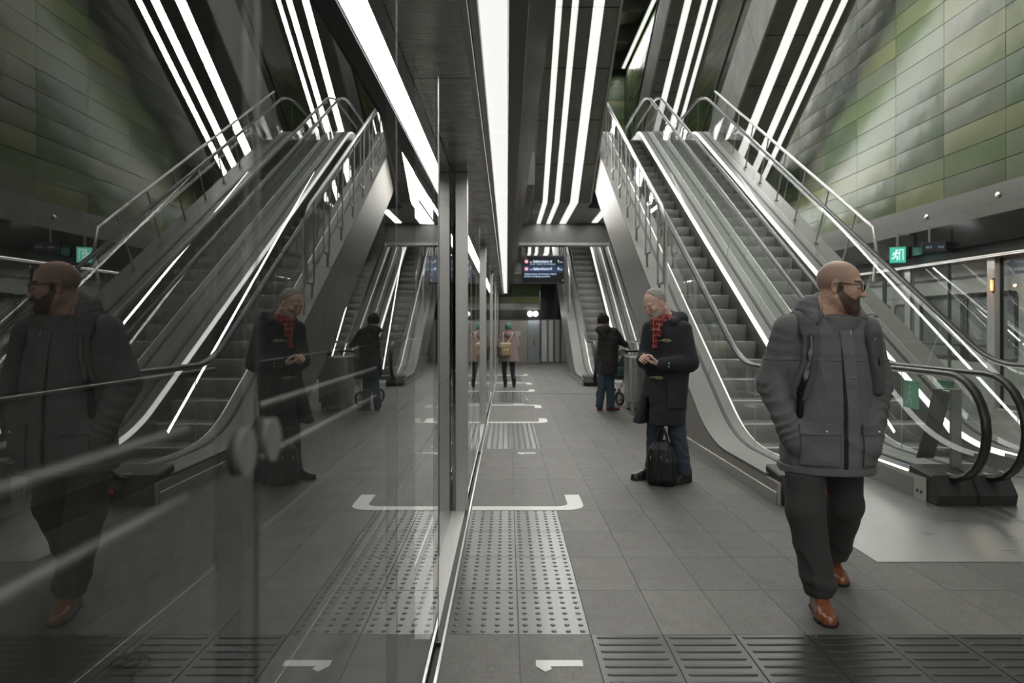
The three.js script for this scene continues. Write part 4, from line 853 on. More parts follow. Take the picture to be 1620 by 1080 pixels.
// ---- head: local frame x to the person's left, y up, z out of the face; unit height about 0.25
function headField(o = {}) {
  const ear = (s) => [(x, y, z) => { const q = ell([s * 0.078, -0.006, -0.014], [0.011, 0.034, 0.021])(x - s * 0.25 * (z + 0.014) * -1, y, z); return q; }, 0.006];
  const parts = [[ell([0, 0.036, -0.014], [0.077, 0.088, 0.100]), 0], [ell([0, -0.040, 0.026], [0.060, 0.078, 0.064]), 0.04], [cap([-0.052, -0.055, -0.01], [0, -0.108, 0.062], 0.024, 0.022), 0.03], [cap([0.052, -0.055, -0.01], [0, -0.108, 0.062], 0.024, 0.022), 0.03],
    [ell([0, -0.112, 0.070], [0.022, 0.018, 0.018]), 0.02], [ell([-0.043, -0.022, 0.062], [0.022, 0.02, 0.022]), 0.02], [ell([0.043, -0.022, 0.062], [0.022, 0.02, 0.022]), 0.02], [cap([-0.036, 0.022, 0.080], [0.036, 0.022, 0.080], 0.011, 0.011), 0.02],
    [ell([-0.032, 0.002, 0.104], [0.017, 0.012, 0.016]), -0.012], [ell([0.032, 0.002, 0.104], [0.017, 0.012, 0.016]), -0.012],
    [cap([0, 0.014, 0.088], [0, -0.032, 0.108], 0.009, 0.0125), 0.012], [ell([0.011, -0.037, 0.104], [0.009, 0.008, 0.012]), 0.006], [ell([-0.011, -0.037, 0.104], [0.009, 0.008, 0.012]), 0.006],
    [cap([-0.019, -0.067, 0.083], [0.019, -0.067, 0.083], 0.006, 0.006), 0.006], [cap([-0.016, -0.079, 0.083], [0.016, -0.079, 0.083], 0.0065, 0.0065), 0.006], [cap([-0.017, -0.073, 0.092], [0.017, -0.073, 0.092], 0.002, 0.002), -0.004],
    ear(1), ear(-1), [ell([0.090, -0.004, -0.012], [0.008, 0.02, 0.011]), -0.006], [ell([-0.090, -0.004, -0.012], [0.008, 0.02, 0.011]), -0.006],
    [cap([0, -0.06, -0.035], [0, -0.19, -0.062], 0.056, 0.060), 0.03]];
  return blend(...parts);
}
function headFrame(c, yaw, pitch, scale, roll = 0) {
  const q = new THREE.Quaternion().setFromEuler(new THREE.Euler(pitch, yaw, roll, 'YXZ')), iq = q.clone().invert(), m = new THREE.Matrix4().makeRotationFromQuaternion(iq).elements, mm = new THREE.Matrix4().compose(V(...c), q, V(scale, scale, scale));
  const toL = (x, y, z) => { x = (x - c[0]) / scale; y = (y - c[1]) / scale; z = (z - c[2]) / scale; return [m[0] * x + m[4] * y + m[8] * z, m[1] * x + m[5] * y + m[9] * z, m[2] * x + m[6] * y + m[10] * z]; };
  return { toL, mm, field: (f) => (x, y, z) => { const [a, b, d] = toL(x, y, z); return f(a, b, d) * scale; }, point: (p) => V(...p).applyMatrix4(mm) };
}
// ---- hand: palm and five separate fingers from a wrist; axes: d along the palm, n out of its back, s towards the thumb
function handField(w, d, n, curl = 1, size = 1, thumbSide = 1, spread = 0.12) {
  const D = V(...d).normalize(), Nn = V(...n).addScaledVector(D, -V(...n).dot(D)).normalize(), S = D.clone().cross(Nn).multiplyScalar(thumbSide), W = V(...w), at = (a, b, c) => W.clone().addScaledVector(D, a * size).addScaledVector(S, b * size).addScaledVector(Nn, c * size).toArray(), parts = [];
  parts.push([cap(at(-0.03, 0, 0), at(0.02, 0.004, 0), 0.025 * size, 0.026 * size), 0]);
  for (const b of [-0.028, -0.009, 0.011, 0.03]) parts.push([cap(at(0.012, b * 0.7, 0), at(0.085, b, 0.002), 0.016 * size, 0.0125 * size), 0.014]);
  [[0.03, 0.088, [0.040, 0.026, 0.02]], [0.0105, 0.092, [0.044, 0.029, 0.021]], [-0.0095, 0.088, [0.041, 0.027, 0.02]], [-0.0285, 0.08, [0.032, 0.02, 0.018]]].forEach(([b, a, L], i) => {
    let p = [a, b, 0], ang = 0; const sp = (b / 0.03) * spread;
    L.forEach((l, j) => { ang += curl * [0.55, 0.85, 0.55][j] * (1 + 0.08 * i); const q = [p[0] + l * Math.cos(ang), p[1] + l * sp * 0.4, p[2] - l * Math.sin(ang)], r = [0.0095, 0.0085, 0.0075, 0.0068]; parts.push([cap(at(...p), at(...q), r[j] * size, r[j + 1] * size), 0.004]); p = q; });
  });
  let p = [0.02, 0.028, -0.006]; [[0.034, 0.028, -0.012], [0.030, 0.010, -0.014], [0.024, 0.002, -0.010]].forEach((q, j) => { const e = [p[0] + q[0], p[1] + q[1], p[2] + q[2] * (0.6 + curl)]; parts.push([cap(at(...p), at(...e), [0.0135, 0.0108, 0.0095][j] * size, [0.0108, 0.0095, 0.0078][j] * size), 0.006]); p = e; });
  return blend(...parts);
}
// ---- shoe from heel to toe (points on the floor), half width w, ankle height h
function shoeField(heel, toe, w = 0.046, h = 0.10, lift = 0.01) {
  const dx = toe[0] - heel[0], dz = toe[1] - heel[1], L = Math.hypot(dx, dz), ux = dx / L, uz = dz / L;
  const W = [[0, 0.55], [0.1, 0.74], [0.3, 0.74], [0.5, 0.84], [0.68, 1], [0.82, 0.9], [0.94, 0.62], [1, 0.34]], H = [[0, 0.86], [0.12, 1], [0.28, 1], [0.42, 0.86], [0.6, 0.62], [0.8, 0.48], [0.95, 0.40], [1, 0.26]];
  const lut = (T, u) => { for (let i = 1; i < T.length; i++) if (u <= T[i][0]) { const t = (u - T[i - 1][0]) / (T[i][0] - T[i - 1][0]); return mix(T[i - 1][1], T[i][1], t * t * (3 - 2 * t)); } return T[T.length - 1][1]; };
  return (x, y, z) => {
    const px = x - heel[0], pz = z - heel[1], u = (px * ux + pz * uz) / L, s = px * uz - pz * ux, uc = clamp(u, 0, 1), a = w * lut(W, uc), b = h * lut(H, uc), yy = y - lift;
    const k = Math.pow(Math.pow(Math.abs(s) / a, 2.4) + Math.pow(Math.max(yy, 0) / b, 2.4), 1 / 2.4), d = (k - 1) * Math.min(a, b) * 0.8, over = (Math.max(-u, u - 1, -0.2)) * L;
    return smax(smax(d, over, 0.012), -yy, 0.006);
  };
}
const skin = (name) => std(name, C(1, 1, 1), 0.5, 0, { vertexColors: true, specularIntensity: 0.7 });
const fabric = (name, c, o = {}) => std(name, C(...c), 0.9, 0, { bumpMap: clothBump, bumpScale: 0.0012, sheen: 0.25, sheenRoughness: 0.6, sheenColor: C(0.4, 0.4, 0.4), ...o });
function surfZ(f, x, y, z0 = 0.7) { let z = z0; for (let i = 0; i < 160; i++) { const d = f(x, y, z); if (d < 0.0008) break; z -= Math.max(d * 0.7, 0.001); if (z < -0.8) break; } return z; }
function eyes(hf, par, irisCol, open = 1, lidCol = [0.4, 0.25, 0.18]) {
  for (const s of [-1, 1]) {
    const g = new THREE.SphereGeometry(0.0125, 20, 14), p = g.attributes.position, c = [];
    for (let i = 0; i < p.count; i++) { const z = p.getZ(i) / 0.0125, r = Math.hypot(p.getX(i), p.getY(i)) / 0.0125, lid = open < 0.1 || p.getY(i) > 0.0125 * (open * 0.75 - 0.15) || p.getY(i) < -0.006; c.push(...(lid ? lidCol : z > 0 && r < 0.22 ? [0.01, 0.01, 0.01] : z > 0 && r < 0.5 ? irisCol : [0.6, 0.58, 0.54])); }
    g.setAttribute('color', new THREE.Float32BufferAttribute(c, 3)); g.translate(s * 0.032, 0.002, 0.0815); g.applyMatrix4(hf.mm); part('eye', uvm(g.toNonIndexed()), std('eye', C(1, 1, 1), 0.15, 0, { vertexColors: true }), par);
  }
}
const tubeL = (pts, r, seg = 6) => tube(pts.map((p) => [p.x, p.y, -p.z]), r, seg, true);
// ---------------------------------------------------------------- bald man in the dark parka
{
  const X0 = 1.70, D0 = 3.75, yaw = -0.15;
  const t = thing('person', 'bald bearded person with glasses in a dark grey hooded parka, hands in pockets, walking closer', 'person', [X0, 0, -D0]);
  const hf = headFrame([0.098, 1.683, 0.0], 1.02, 0.10, 1.09, 0.02), head = headField(), headW = hf.field((x, y, z) => head(x, y, z) - 0.004 * sst(-0.02, -0.06, y) * sst(-0.035, 0.02, z) - (y < -0.03 ? 0.003 * (vn(x * 300, y * 300, z * 300)) * sst(-0.03, -0.05, y) : 0));
  const shR = [-0.165, 1.445, -0.03], elR = [-0.235, 1.165, -0.08], wrR = [-0.175, 0.865, 0.09], shL = [0.212, 1.435, 0.03], elL = [0.285, 1.165, 0.0], wrL = [0.185, 0.865, 0.12];
  const hipR = [-0.10, 0.9, 0.02], knR = [-0.14, 0.5, 0.11], anR = [-0.082, 0.10, 0.17], hipL = [0.11, 0.9, 0.0], knL = [0.165, 0.48, -0.08], anL = [0.235, 0.12, -0.36];
  const bodyW = blend(loft([[0.84, 0.01, 0, 0.15, 0.11], [1.1, 0.02, 0, 0.14, 0.10], [1.35, 0.03, 0, 0.16, 0.11], [1.46, 0.05, -0.02, 0.12, 0.08], [1.54, 0.08, -0.03, 0.06, 0.06]], yaw), [cap(shR, elR, 0.05, 0.042), 0.04], [cap(elR, wrR, 0.042, 0.03), 0.02], [cap(shL, elL, 0.05, 0.042), 0.04], [cap(elL, wrL, 0.042, 0.03), 0.02], [cap(hipR, knR, 0.065, 0.05), 0.015], [cap(knR, anR, 0.05, 0.036), 0.02], [cap(hipL, knL, 0.065, 0.05), 0.015], [cap(knL, anL, 0.05, 0.036), 0.02], [ell([wrR[0] + 0.03, wrR[1] - 0.04, wrR[2] - 0.02], [0.026, 0.05, 0.028]), 0.02], [ell([wrL[0] - 0.03, wrL[1] - 0.04, wrL[2] - 0.02], [0.026, 0.05, 0.028]), 0.02], [cap([0.085, 1.53, -0.05], [0.09, 1.45, -0.04], 0.06, 0.07), 0.03]);
  const skinCol = (x, y, z) => {
    const [a, b, c] = hf.toL(x, y, z); let k = [0.70, 0.45, 0.34];
    const m = (q, w) => { k = k.map((v, i) => mix(v, q[i], w)); };
    m([0.45, 0.20, 0.14], 0.4 * sst(0.045, 0.06, Math.abs(a)) * sst(0.03, 0.0, Math.abs(b + 0.006)));
    const st = sst(0.0, 0.03, b - 0.25 * c + 0.02) * sst(0.075, 0.0, c - 0.02 + (b - 0.05) * 0.2) * sst(0.125, 0.095, b); m([0.27, 0.20, 0.16], 0.6 * st);
    const line = mix(-0.012, -0.058, sst(0.0, 0.078, c)) + (c > 0.082 ? 0.012 : 0) + (c < 0.022 && c > -0.004 ? 0.022 : 0), beard = sst(0.006, -0.006, b - line) * sst(-0.008, 0.004, c + 0.004 - 0.5 * Math.max(0, -0.03 - b)) * sst(-0.15, -0.125, b), nose = sst(0.10, 0.108, c) * sst(-0.052, -0.045, b); m([0.045, 0.032, 0.025], 0.9 * beard * (1 - nose));
    if (Math.abs(b + 0.074) < 0.009 && Math.abs(a) < 0.021 && c > 0.08) m([0.30, 0.12, 0.10], 0.8);
    if (Math.abs(b - 0.024 - 0.1 * (0.03 - Math.abs(Math.abs(a) - 0.03))) < 0.0055 && Math.abs(a) > 0.012 && Math.abs(a) < 0.052 && c > 0.06) m([0.035, 0.024, 0.018], 0.9);
    return k;
  };
  const skinM = skin('skin_tan');
  part('body', [meshField(headW, [-0.08, 1.47, -0.2], [0.3, 1.84, 0.2], 0.0042, skinCol), meshField(bodyW, [-0.4, 0.04, -0.5], [0.42, 1.56, 0.4], 0.016, () => [0.56, 0.33, 0.235])], skinM, t);
  eyes(hf, t, [0.06, 0.035, 0.02], 0.8);
  // glasses
  const gl = new THREE.Group(); gl.name = 'glasses'; t.add(gl); const blk = std('black_acetate', C(0.012, 0.011, 0.010), 0.25);
  for (const s of [-1, 1]) {
    const rim = []; for (let k = 0; k <= 24; k++) { const a = k / 24 * 2 * Math.PI, q = 2 / 3.2; rim.push(hf.point([s * 0.034 + 0.0245 * Math.sign(Math.cos(a)) * Math.abs(Math.cos(a)) ** q, 0.001 + 0.0195 * Math.sign(Math.sin(a)) * Math.abs(Math.sin(a)) ** q, 0.109 - 0.004 * Math.abs(Math.cos(a)) * (s * Math.cos(a) > 0 ? 2 : 0)])); }
    part('rim', tubeL(rim, 0.0022, 7), blk, gl);
    part('temple', tubeL([[0.0585, 0.012, 0.104], [0.072, 0.012, 0.05], [0.081, 0.012, -0.005], [0.083, -0.008, -0.03]].map(([a, b, c]) => hf.point([s * a, b, c])), 0.0026, 7), blk, gl);
    const ln = new THREE.CircleGeometry(0.022, 20); ln.scale(1.05, 0.85, 1); ln.translate(s * 0.034, 0.001, 0.1085); ln.applyMatrix4(hf.mm); part('lens', uvm(ln.toNonIndexed()), M.glass, gl);
  }
  part('bridge', tubeL([[-0.011, 0.006, 0.110], [0, 0.010, 0.114], [0.011, 0.006, 0.110]].map((p) => hf.point(p)), 0.0022, 6), blk, gl);
  // parka
  const torso = loft([[0.69, 0.015, 0.01, 0.222, 0.165], [0.78, 0.015, 0.01, 0.228, 0.172], [0.95, 0.015, 0.01, 0.226, 0.165], [1.15, 0.02, 0.01, 0.215, 0.15], [1.32, 0.03, 0.0, 0.215, 0.145], [1.42, 0.035, -0.01, 0.195, 0.125], [1.48, 0.05, -0.015, 0.145, 0.10], [1.53, 0.08, -0.02, 0.09, 0.085]], yaw, 2.5, 0.03);
  const sl = (a, b, c, d) => cap(a, b, c, d);
  const arms = blend([sl(shR, elR, 0.088, 0.082), 0], [sl(elR, wrR, 0.080, 0.066), 0.03], [sl(shL, elL, 0.086, 0.080), 0.0], [sl(elL, wrL, 0.078, 0.064), 0.03]);
  const folds = (x, y, z) => {
    let w = 0.009 * vn(x * 12, y * 7, z * 12) + 0.005 * vn(x * 34, y * 22, z * 34);
    for (const [a, b, m] of [[elR, wrR, 1], [elL, wrL, 0.8], [shR, elR, 0.35], [shL, elL, 0.3]]) { const q = cap(a, b, 0.08, 0.07)(x, y, z); if (q < 0.03) { const u = along(a, b, x, y, z), ph = u * 17 + 7 * vn(x * 9 + m, y * 5, z * 9) + 9 * x; w += m * 0.021 * (1 - Math.abs(Math.sin(ph))) * sst(-0.12, 0.1, u) * sst(1.08, 0.9, u) * sst(0.03, -0.01, q) * (0.5 + vn(x * 11, y * 11, z * 11) + 0.35); } }
    if (y > 0.7 && y < 1.3) w += 0.012 * (1 - Math.abs(Math.sin(10 * y + 6 * x + 5 * vn(x * 6, y * 4, z * 6)))) * sst(0.72, 0.85, y) * 0.6;
    return w;
  };
  const parka = (x, y, z) => smin(torso(x, y, z), arms(x, y, z), 0.035) - folds(x, y, z);
  const PM = fabric('parka_cloth', [0.15, 0.149, 0.155]), PM2 = fabric('parka_trim', [0.165, 0.164, 0.17]), seamM = std('dark_seam', C(0.015, 0.015, 0.016), 0.8);
  part('parka', meshField(parka, [-0.4, 0.64, -0.26], [0.42, 1.58, 0.27], 0.0075), PM, t);
  const local = (x, z, y) => { const X = x - 0.02, s = Math.sin(yaw), c = Math.cos(yaw); return [X * c - z * s, X * s + z * c]; };
  const patch = (name, th, region, lo, hi, mat = PM2, par = t, cell = 0.005) => part(name, meshField((x, y, z) => { const [lx, lz] = local(x, z, y); return smax(parka(x, y, z) - th, region(lx, y, lz, x, z), 0.004); }, lo, hi, cell), mat, par);
  const bx2 = (x0, x1, y0, y1) => (x, y, z) => Math.max(Math.abs(x - (x0 + x1) / 2) - (x1 - x0) / 2, Math.abs(y - (y0 + y1) / 2) - (y1 - y0) / 2, 0.02 - z);
  const pk = patch('front_placket', 0.009, (x, y, z) => bx2(0.055 - 0.02 * sst(1.0, 1.45, y), 0.118 - 0.015 * sst(1.0, 1.45, y), 0.695, 1.455)(x, y, z), [-0.1, 0.66, 0], [0.3, 1.5, 0.3]);
  for (const y of [0.74, 0.9, 1.05, 1.2, 1.33]) { const x = 0.083, z = surfZ(parka, x, y) + 0.009; const g = new THREE.SphereGeometry(0.007, 12, 8).toNonIndexed(); g.scale(1, 1, 0.45); g.translate(x, y, z); part('snap', g, M.steelDark, pk); }
  patch('zip_edge', 0.0035, bx2(0.036, 0.054, 0.70, 1.45), [-0.1, 0.66, 0], [0.3, 1.5, 0.3], seamM);
  patch('hem_band', 0.011, (x, y, z) => Math.abs(y - 0.712) - 0.02, [-0.4, 0.66, -0.26], [0.42, 0.76, 0.27]);
  for (const [x0, x1, s] of [[-0.175, 0.015, 0], [0.135, 0.235, 1]]) {
    const p = patch('pocket', 0.010, bx2(x0, x1, 0.745, 0.915), [-0.3, 0.7, -0.05], [0.4, 0.96, 0.3]);
    patch('pocket_flap', 0.0165, (x, y, z) => bx2(x0 - 0.006, x1 + 0.006, 0.905 + 0.25 * Math.abs(x - (x0 + x1) / 2) * 0.1, 0.965)(x, y, z), [-0.3, 0.86, -0.05], [0.4, 1.0, 0.3], PM, p);
    const x = (x0 + x1) / 2, y = 0.925, z = surfZ(parka, x + 0.02, y) + 0.0165, g = new THREE.SphereGeometry(0.008, 14, 8).toNonIndexed(); g.scale(1, 1, 0.45); g.translate(x + 0.02, y, z); part('snap', g, M.steelLight, p);
  }
  patch('yoke_seam', 0.0022, (x, y, z) => Math.abs(y - 1.285) - 0.0025, [-0.4, 1.26, -0.2], [0.42, 1.31, 0.3], seamM);
  // hood lying behind the neck and the standing collar
  const hood = (x, y, z) => { const q = blend([cap([-0.055, 1.50, 0.03], [-0.035, 1.56, -0.08], 0.036, 0.062), 0], [cap([-0.035, 1.56, -0.08], [0.07, 1.575, -0.16], 0.062, 0.075), 0.04], [cap([0.07, 1.575, -0.16], [0.19, 1.545, -0.09], 0.075, 0.058), 0.04], [cap([0.19, 1.545, -0.09], [0.215, 1.485, 0.03], 0.052, 0.034), 0.04], [cap([0.05, 1.5, -0.17], [0.07, 1.42, -0.19], 0.09, 0.06), 0.05], [cap([0.095, 1.62, -0.015], [0.085, 1.46, -0.01], 0.088, 0.082), -0.02])(x, y, z); return q - 0.006 * vn(x * 20, y * 20, z * 20) - 0.004 * (1 - Math.abs(Math.sin(y * 60 + x * 25))); };
  const hd = part('hood', meshField(hood, [-0.16, 1.34, -0.3], [0.3, 1.68, 0.1], 0.006), PM, t);
  const collar = (x, y, z) => { const ring = loft([[1.42, 0.05, 0.0, 0.125, 0.115], [1.48, 0.08, 0.015, 0.105, 0.105], [1.535 + 0.02, 0.095, 0.02, 0.098, 0.098]], yaw, 2.1, 0.012)(x, y, z), inn = loft([[1.40, 0.06, 0.0, 0.10, 0.09], [1.6, 0.095, 0.015, 0.084, 0.084]], yaw, 2.1, 0.01)(x, y, z); return smax(smax(ring, -inn, 0.008), y - 1.515 - 0.12 * (x - 0.09) * -0.3, 0.008) - 0.004 * vn(x * 18, y * 30, z * 18); };
  part('collar', meshField(collar, [-0.1, 1.39, -0.14], [0.25, 1.58, 0.16], 0.005), PM2, t);
  part('drawcord', [tubeL([V(-0.02, 1.57, 0.05), V(-0.035, 1.545, 0.075), V(-0.028, 1.52, 0.088), V(-0.022, 1.505, 0.09)], 0.0024), tubeL([V(0.205, 1.525, 0.05), V(0.245, 1.53, 0.06), V(0.27, 1.515, 0.06), V(0.24, 1.52, 0.07)], 0.002)], blk, hd);
  part('cord_lock', [new RoundedBoxGeometry(0.014, 0.022, 0.012, 1, 0.003).translate(-0.028, 1.52, 0.092).toNonIndexed()], M.steelDark, hd);
  part('zip_pull', [tubeL([V(0.095, 1.445, surfZ(parka, 0.095, 1.445) + 0.012), V(0.09, 1.42, surfZ(parka, 0.09, 1.42) + 0.014)], 0.003)], M.steelLight, t);
  // trousers and shoes
  const tr = blend([loft([[0.74, 0.015, 0.01, 0.185, 0.12], [0.98, 0.01, 0.0, 0.17, 0.12]], yaw), 0], [cap(hipR, knR, 0.108, 0.09), 0.03], [cap(knR, [-0.088, 0.13, 0.165], 0.094, 0.076), 0.03], [cap(hipL, knL, 0.112, 0.088), 0.02], [cap(knL, [0.225, 0.14, -0.335], 0.088, 0.078), 0.03]);
  const trousers = (x, y, z) => smax((y > 0.69 ? Math.max(tr(x, y, z), parka(x, y, z) + 0.014) : tr(x, y, z)) - 0.006 * vn(x * 10, y * 7, z * 10) - 0.007 * (1 - Math.abs(Math.sin(9 * y + 14 * x + 6 * vn(x * 7, y * 5, z * 7)))) * sst(0.75, 0.3, y) - (x < 0.08 ? 0.010 * Math.max(0, Math.sin((y - 0.1) * 42 + x * 10)) * sst(0.24, 0.14, y) : 0.008 * Math.max(0, Math.sin(y * 40)) * sst(0.22, 0.12, y)), 0.075 + (x > 0.08 ? 0.02 : 0) - y, 0.012);
  part('trousers', meshField(trousers, [-0.32, 0.04, -0.48], [0.38, 1.0, 0.32], 0.009), fabric('trouser_wool', [0.046, 0.05, 0.047]), t);
  const leather = std('brown_leather', C(0.235, 0.075, 0.03), 0.32, 0, { clearcoat: 0.4, clearcoatRoughness: 0.25 }), soleM = std('dark_sole', C(0.02, 0.016, 0.013), 0.6);
  for (const [a, b, lift] of [[[-0.072, 0.085], [-0.128, 0.375], 0.012], [[0.245, -0.44], [0.19, -0.16], 0.012]]) {
    const f = shoeField(a, b, 0.052, 0.105, lift), box = [[Math.min(a[0], b[0]) - 0.08, -0.01, Math.min(a[1], b[1]) - 0.04], [Math.max(a[0], b[0]) + 0.08, 0.15, Math.max(a[1], b[1]) + 0.04]];
    const s = part('shoe', meshField(f, ...box, 0.005), leather, t);
    part('sole', meshField((x, y, z) => smax(shoeField(a, b, 0.055, 0.105, 0.001)(x, y, z) - 0.001, y - 0.017, 0.003), ...box, 0.005), soleM, s);
  }
  // rucksack on his back
  const bk = thing('backpack', 'black backpack worn by the bald man, straps over both shoulders of his parka', 'backpack', [X0, 0, -D0]);
  const strapM = fabric('strap_web', [0.10, 0.10, 0.104]), bagM = fabric('backpack_cloth', [0.022, 0.022, 0.024]);
  part('bag', meshField((x, y, z) => rbox([0.045, 1.16, -0.255], [0.15, 0.24, 0.085], 0.07, yaw)(x, y, z) - 0.004 * vn(x * 18, y * 18, z * 18), [-0.2, 0.86, -0.42], [0.28, 1.46, -0.1], 0.009), bagM, bk);
  for (const [pts, w] of [[[[-0.10, 1.53, -0.10], [-0.105, 1.50, 0.03], [-0.112, 1.42, 0.12], [-0.135, 1.28, 0.16], [-0.172, 1.12, 0.13]], 0.033], [[[0.185, 1.52, -0.08], [0.20, 1.48, 0.05], [0.212, 1.40, 0.12], [0.225, 1.27, 0.13], [0.235, 1.14, 0.11]], 0.03]]) {
    const tubeF = blend(...pts.slice(1).map((p, i) => [cap(pts[i], p, w, w), 0]));
    const st = part('shoulder_strap', meshField((x, y, z) => smax(parka(x, y, z) - 0.026, tubeF(x, y, z) * 1.0 - 0.012, 0.006), [-0.26, 1.05, -0.16], [0.34, 1.6, 0.3], 0.006), strapM, bk);
    const e = pts[4], thin = blend([cap(pts[2], pts[3], 0.012, 0.012), 0], [cap(pts[3], e, 0.012, 0.012), 0], [cap(e, [e[0] + (e[0] < 0 ? 0.005 : 0.01), e[1] - 0.12, e[2] - 0.02], 0.013, 0.013), 0]);
    part('webbing', meshField((x, y, z) => smax(parka(x, y, z) - 0.032, thin(x, y, z) - 0.006, 0.004), [-0.3, 0.9, -0.1], [0.36, 1.46, 0.3], 0.005), blk, st);
    const zz = surfZ(parka, pts[2][0], 1.40) + 0.029; part('reflective_bar', new RoundedBoxGeometry(0.03, 0.012, 0.004, 1, 0.001).translate(pts[2][0] + (pts[2][0] < 0 ? 0.01 : -0.01), 1.40, zz).toNonIndexed(), std('grey_bar', C(0.3, 0.3, 0.3), 0.5), st);
    const zb = surfZ(parka, e[0], e[1] + 0.02) + 0.03; part('buckle', new RoundedBoxGeometry(0.036, 0.028, 0.012, 1, 0.003).translate(e[0], e[1] + 0.02, zb).toNonIndexed(), M.blackMat, st);
  }
}
// ---------------------------------------------------------------- old man with the phone
{
  const X0 = 1.45, D0 = 6.6, yaw = -0.85;
  const t = thing('person', 'grey-haired old person in a dark duffle coat and red scarf, looking down at a phone', 'person', [X0, 0, -D0]);
  const hf = headFrame([-0.05, 1.678, 0.02], -1.08, 0.46, 1.10, 0.05), head = headField(), headW = hf.field(head);
  const shL = [0.19, 1.43, 0.11], elL = [0.235, 1.13, 0.19], wrL = [-0.035, 1.12, 0.27], shR = [-0.05, 1.44, -0.14], elR = [-0.12, 1.14, -0.08], wrR = [-0.185, 1.155, 0.12];
  const hipL = [0.13, 0.88, 0.05], knL = [0.15, 0.46, 0.07], anL = [0.215, 0.09, 0.06], hipR = [0.0, 0.88, -0.08], knR = [-0.03, 0.46, -0.05], anR = [-0.06, 0.09, -0.09];
  const bodyW = blend(loft([[0.84, 0.06, 0, 0.15, 0.12], [1.3, 0.08, 0, 0.15, 0.12], [1.46, 0.06, 0, 0.11, 0.09], [1.55, 0.01, 0.01, 0.06, 0.06]], yaw), [cap(shL, elL, 0.05, 0.042), 0.04], [cap(elL, wrL, 0.042, 0.028), 0.02], [cap(shR, elR, 0.05, 0.042), 0.04], [cap(elR, wrR, 0.042, 0.028), 0.02], [cap(hipL, knL, 0.08, 0.055), 0.05], [cap(knL, anL, 0.055, 0.038), 0.02], [cap(hipR, knR, 0.08, 0.055), 0.05], [cap(knR, anR, 0.055, 0.038), 0.02]);
  const pal = [0.72, 0.48, 0.39];
  const skinCol = (x, y, z) => {
    const [a, b, c] = hf.toL(x, y, z); let k = [...pal]; const m = (q, w) => { k = k.map((v, i) => mix(v, q[i], w)); };
    m([0.52, 0.22, 0.17], 0.5 * sst(0.095, 0.112, c) + 0.4 * sst(0.05, 0.07, c) * sst(0.02, 0.0, Math.abs(b + 0.025)) * sst(0.06, 0.03, Math.abs(a)));
    m([0.55, 0.52, 0.48], 0.8 * sst(-0.045, -0.055, b) * sst(0.02, 0.05, c) * sst(-0.12, -0.11, b));
    if (Math.abs(b + 0.074) < 0.006 && Math.abs(a) < 0.019 && c > 0.085) m([0.40, 0.16, 0.13], 0.8);
    if (Math.abs(b - 0.024) < 0.006 && Math.abs(a) > 0.012 && Math.abs(a) < 0.05 && c > 0.06) m([0.42, 0.38, 0.33], 0.8);
    return k;
  };
  // hands round the phone
  const hL = handField([-0.055, 1.12, 0.268], [-0.93, 0.22, -0.30], [0.05, -1, 0.25], 0.55, 1.0, 1), hR = handField([-0.19, 1.165, 0.14], [-0.25, 0.12, 0.95], [-0.75, 0.62, -0.1], 1.15, 1.0, -1);
  part('body', [meshField(headW, [-0.24, 1.44, -0.2], [0.2, 1.86, 0.22], 0.0045, skinCol), meshField(bodyW, [-0.3, 0.04, -0.3], [0.36, 1.56, 0.36], 0.016, () => pal), meshField(hL, [-0.28, 1.02, 0.10], [0.0, 1.26, 0.36], 0.0042, () => pal), meshField(hR, [-0.32, 1.04, 0.06], [-0.1, 1.28, 0.34], 0.0042, () => pal)], skin('skin_pale'), t);
  eyes(hf, t, [0.08, 0.09, 0.1], 0, [0.6, 0.38, 0.3]);
  part('hair', meshField(hf.field((x, y, z) => { const m = blend([ell([0, 0.038, -0.02], [0.084, 0.094, 0.104]), 0])(x, y, z) - 0.004 * vn(x * 120, y * 90, z * 120) - 0.004 * vn(x * 50, y * 50, z * 50); return smax(m, Math.max(z - 0.018 + (y < 0.07 ? 0.012 : -0.012) + 0.6 * (0.1 - y) * 0.3, -0.055 - y + 0.2 * z), 0.008); }), [-0.24, 1.52, -0.2], [0.2, 1.86, 0.22], 0.0055), fabric('grey_hair', [0.40, 0.38, 0.34]), t);
  part('moustache', meshField(hf.field((x, y, z) => blend([cap([0, -0.054, 0.098], [0.026, -0.066, 0.084], 0.0075, 0.005), 0], [cap([0, -0.054, 0.098], [-0.026, -0.066, 0.084], 0.0075, 0.005), 0.004])(x, y, z) - 0.0015 * vn(x * 300, y * 200, z * 300)), [-0.24, 1.44, -0.1], [0.1, 1.7, 0.22], 0.0045), fabric('white_hair', [0.45, 0.43, 0.39]), t);
  // duffle coat
  const torso = loft([[0.545, -0.01, 0.0, 0.25, 0.20], [0.75, 0.03, 0, 0.225, 0.19], [1.0, 0.07, 0, 0.205, 0.17], [1.25, 0.09, 0, 0.205, 0.165], [1.40, 0.085, 0, 0.19, 0.15], [1.48, 0.065, 0, 0.15, 0.12], [1.54, 0.03, 0.01, 0.10, 0.10]], yaw, 2.3, 0.025);
  const arms = blend([cap(shL, elL, 0.088, 0.080), 0], [cap(elL, wrL, 0.078, 0.06), 0.03], [cap(shR, elR, 0.085, 0.078), 0], [cap(elR, wrR, 0.074, 0.06), 0.03]);
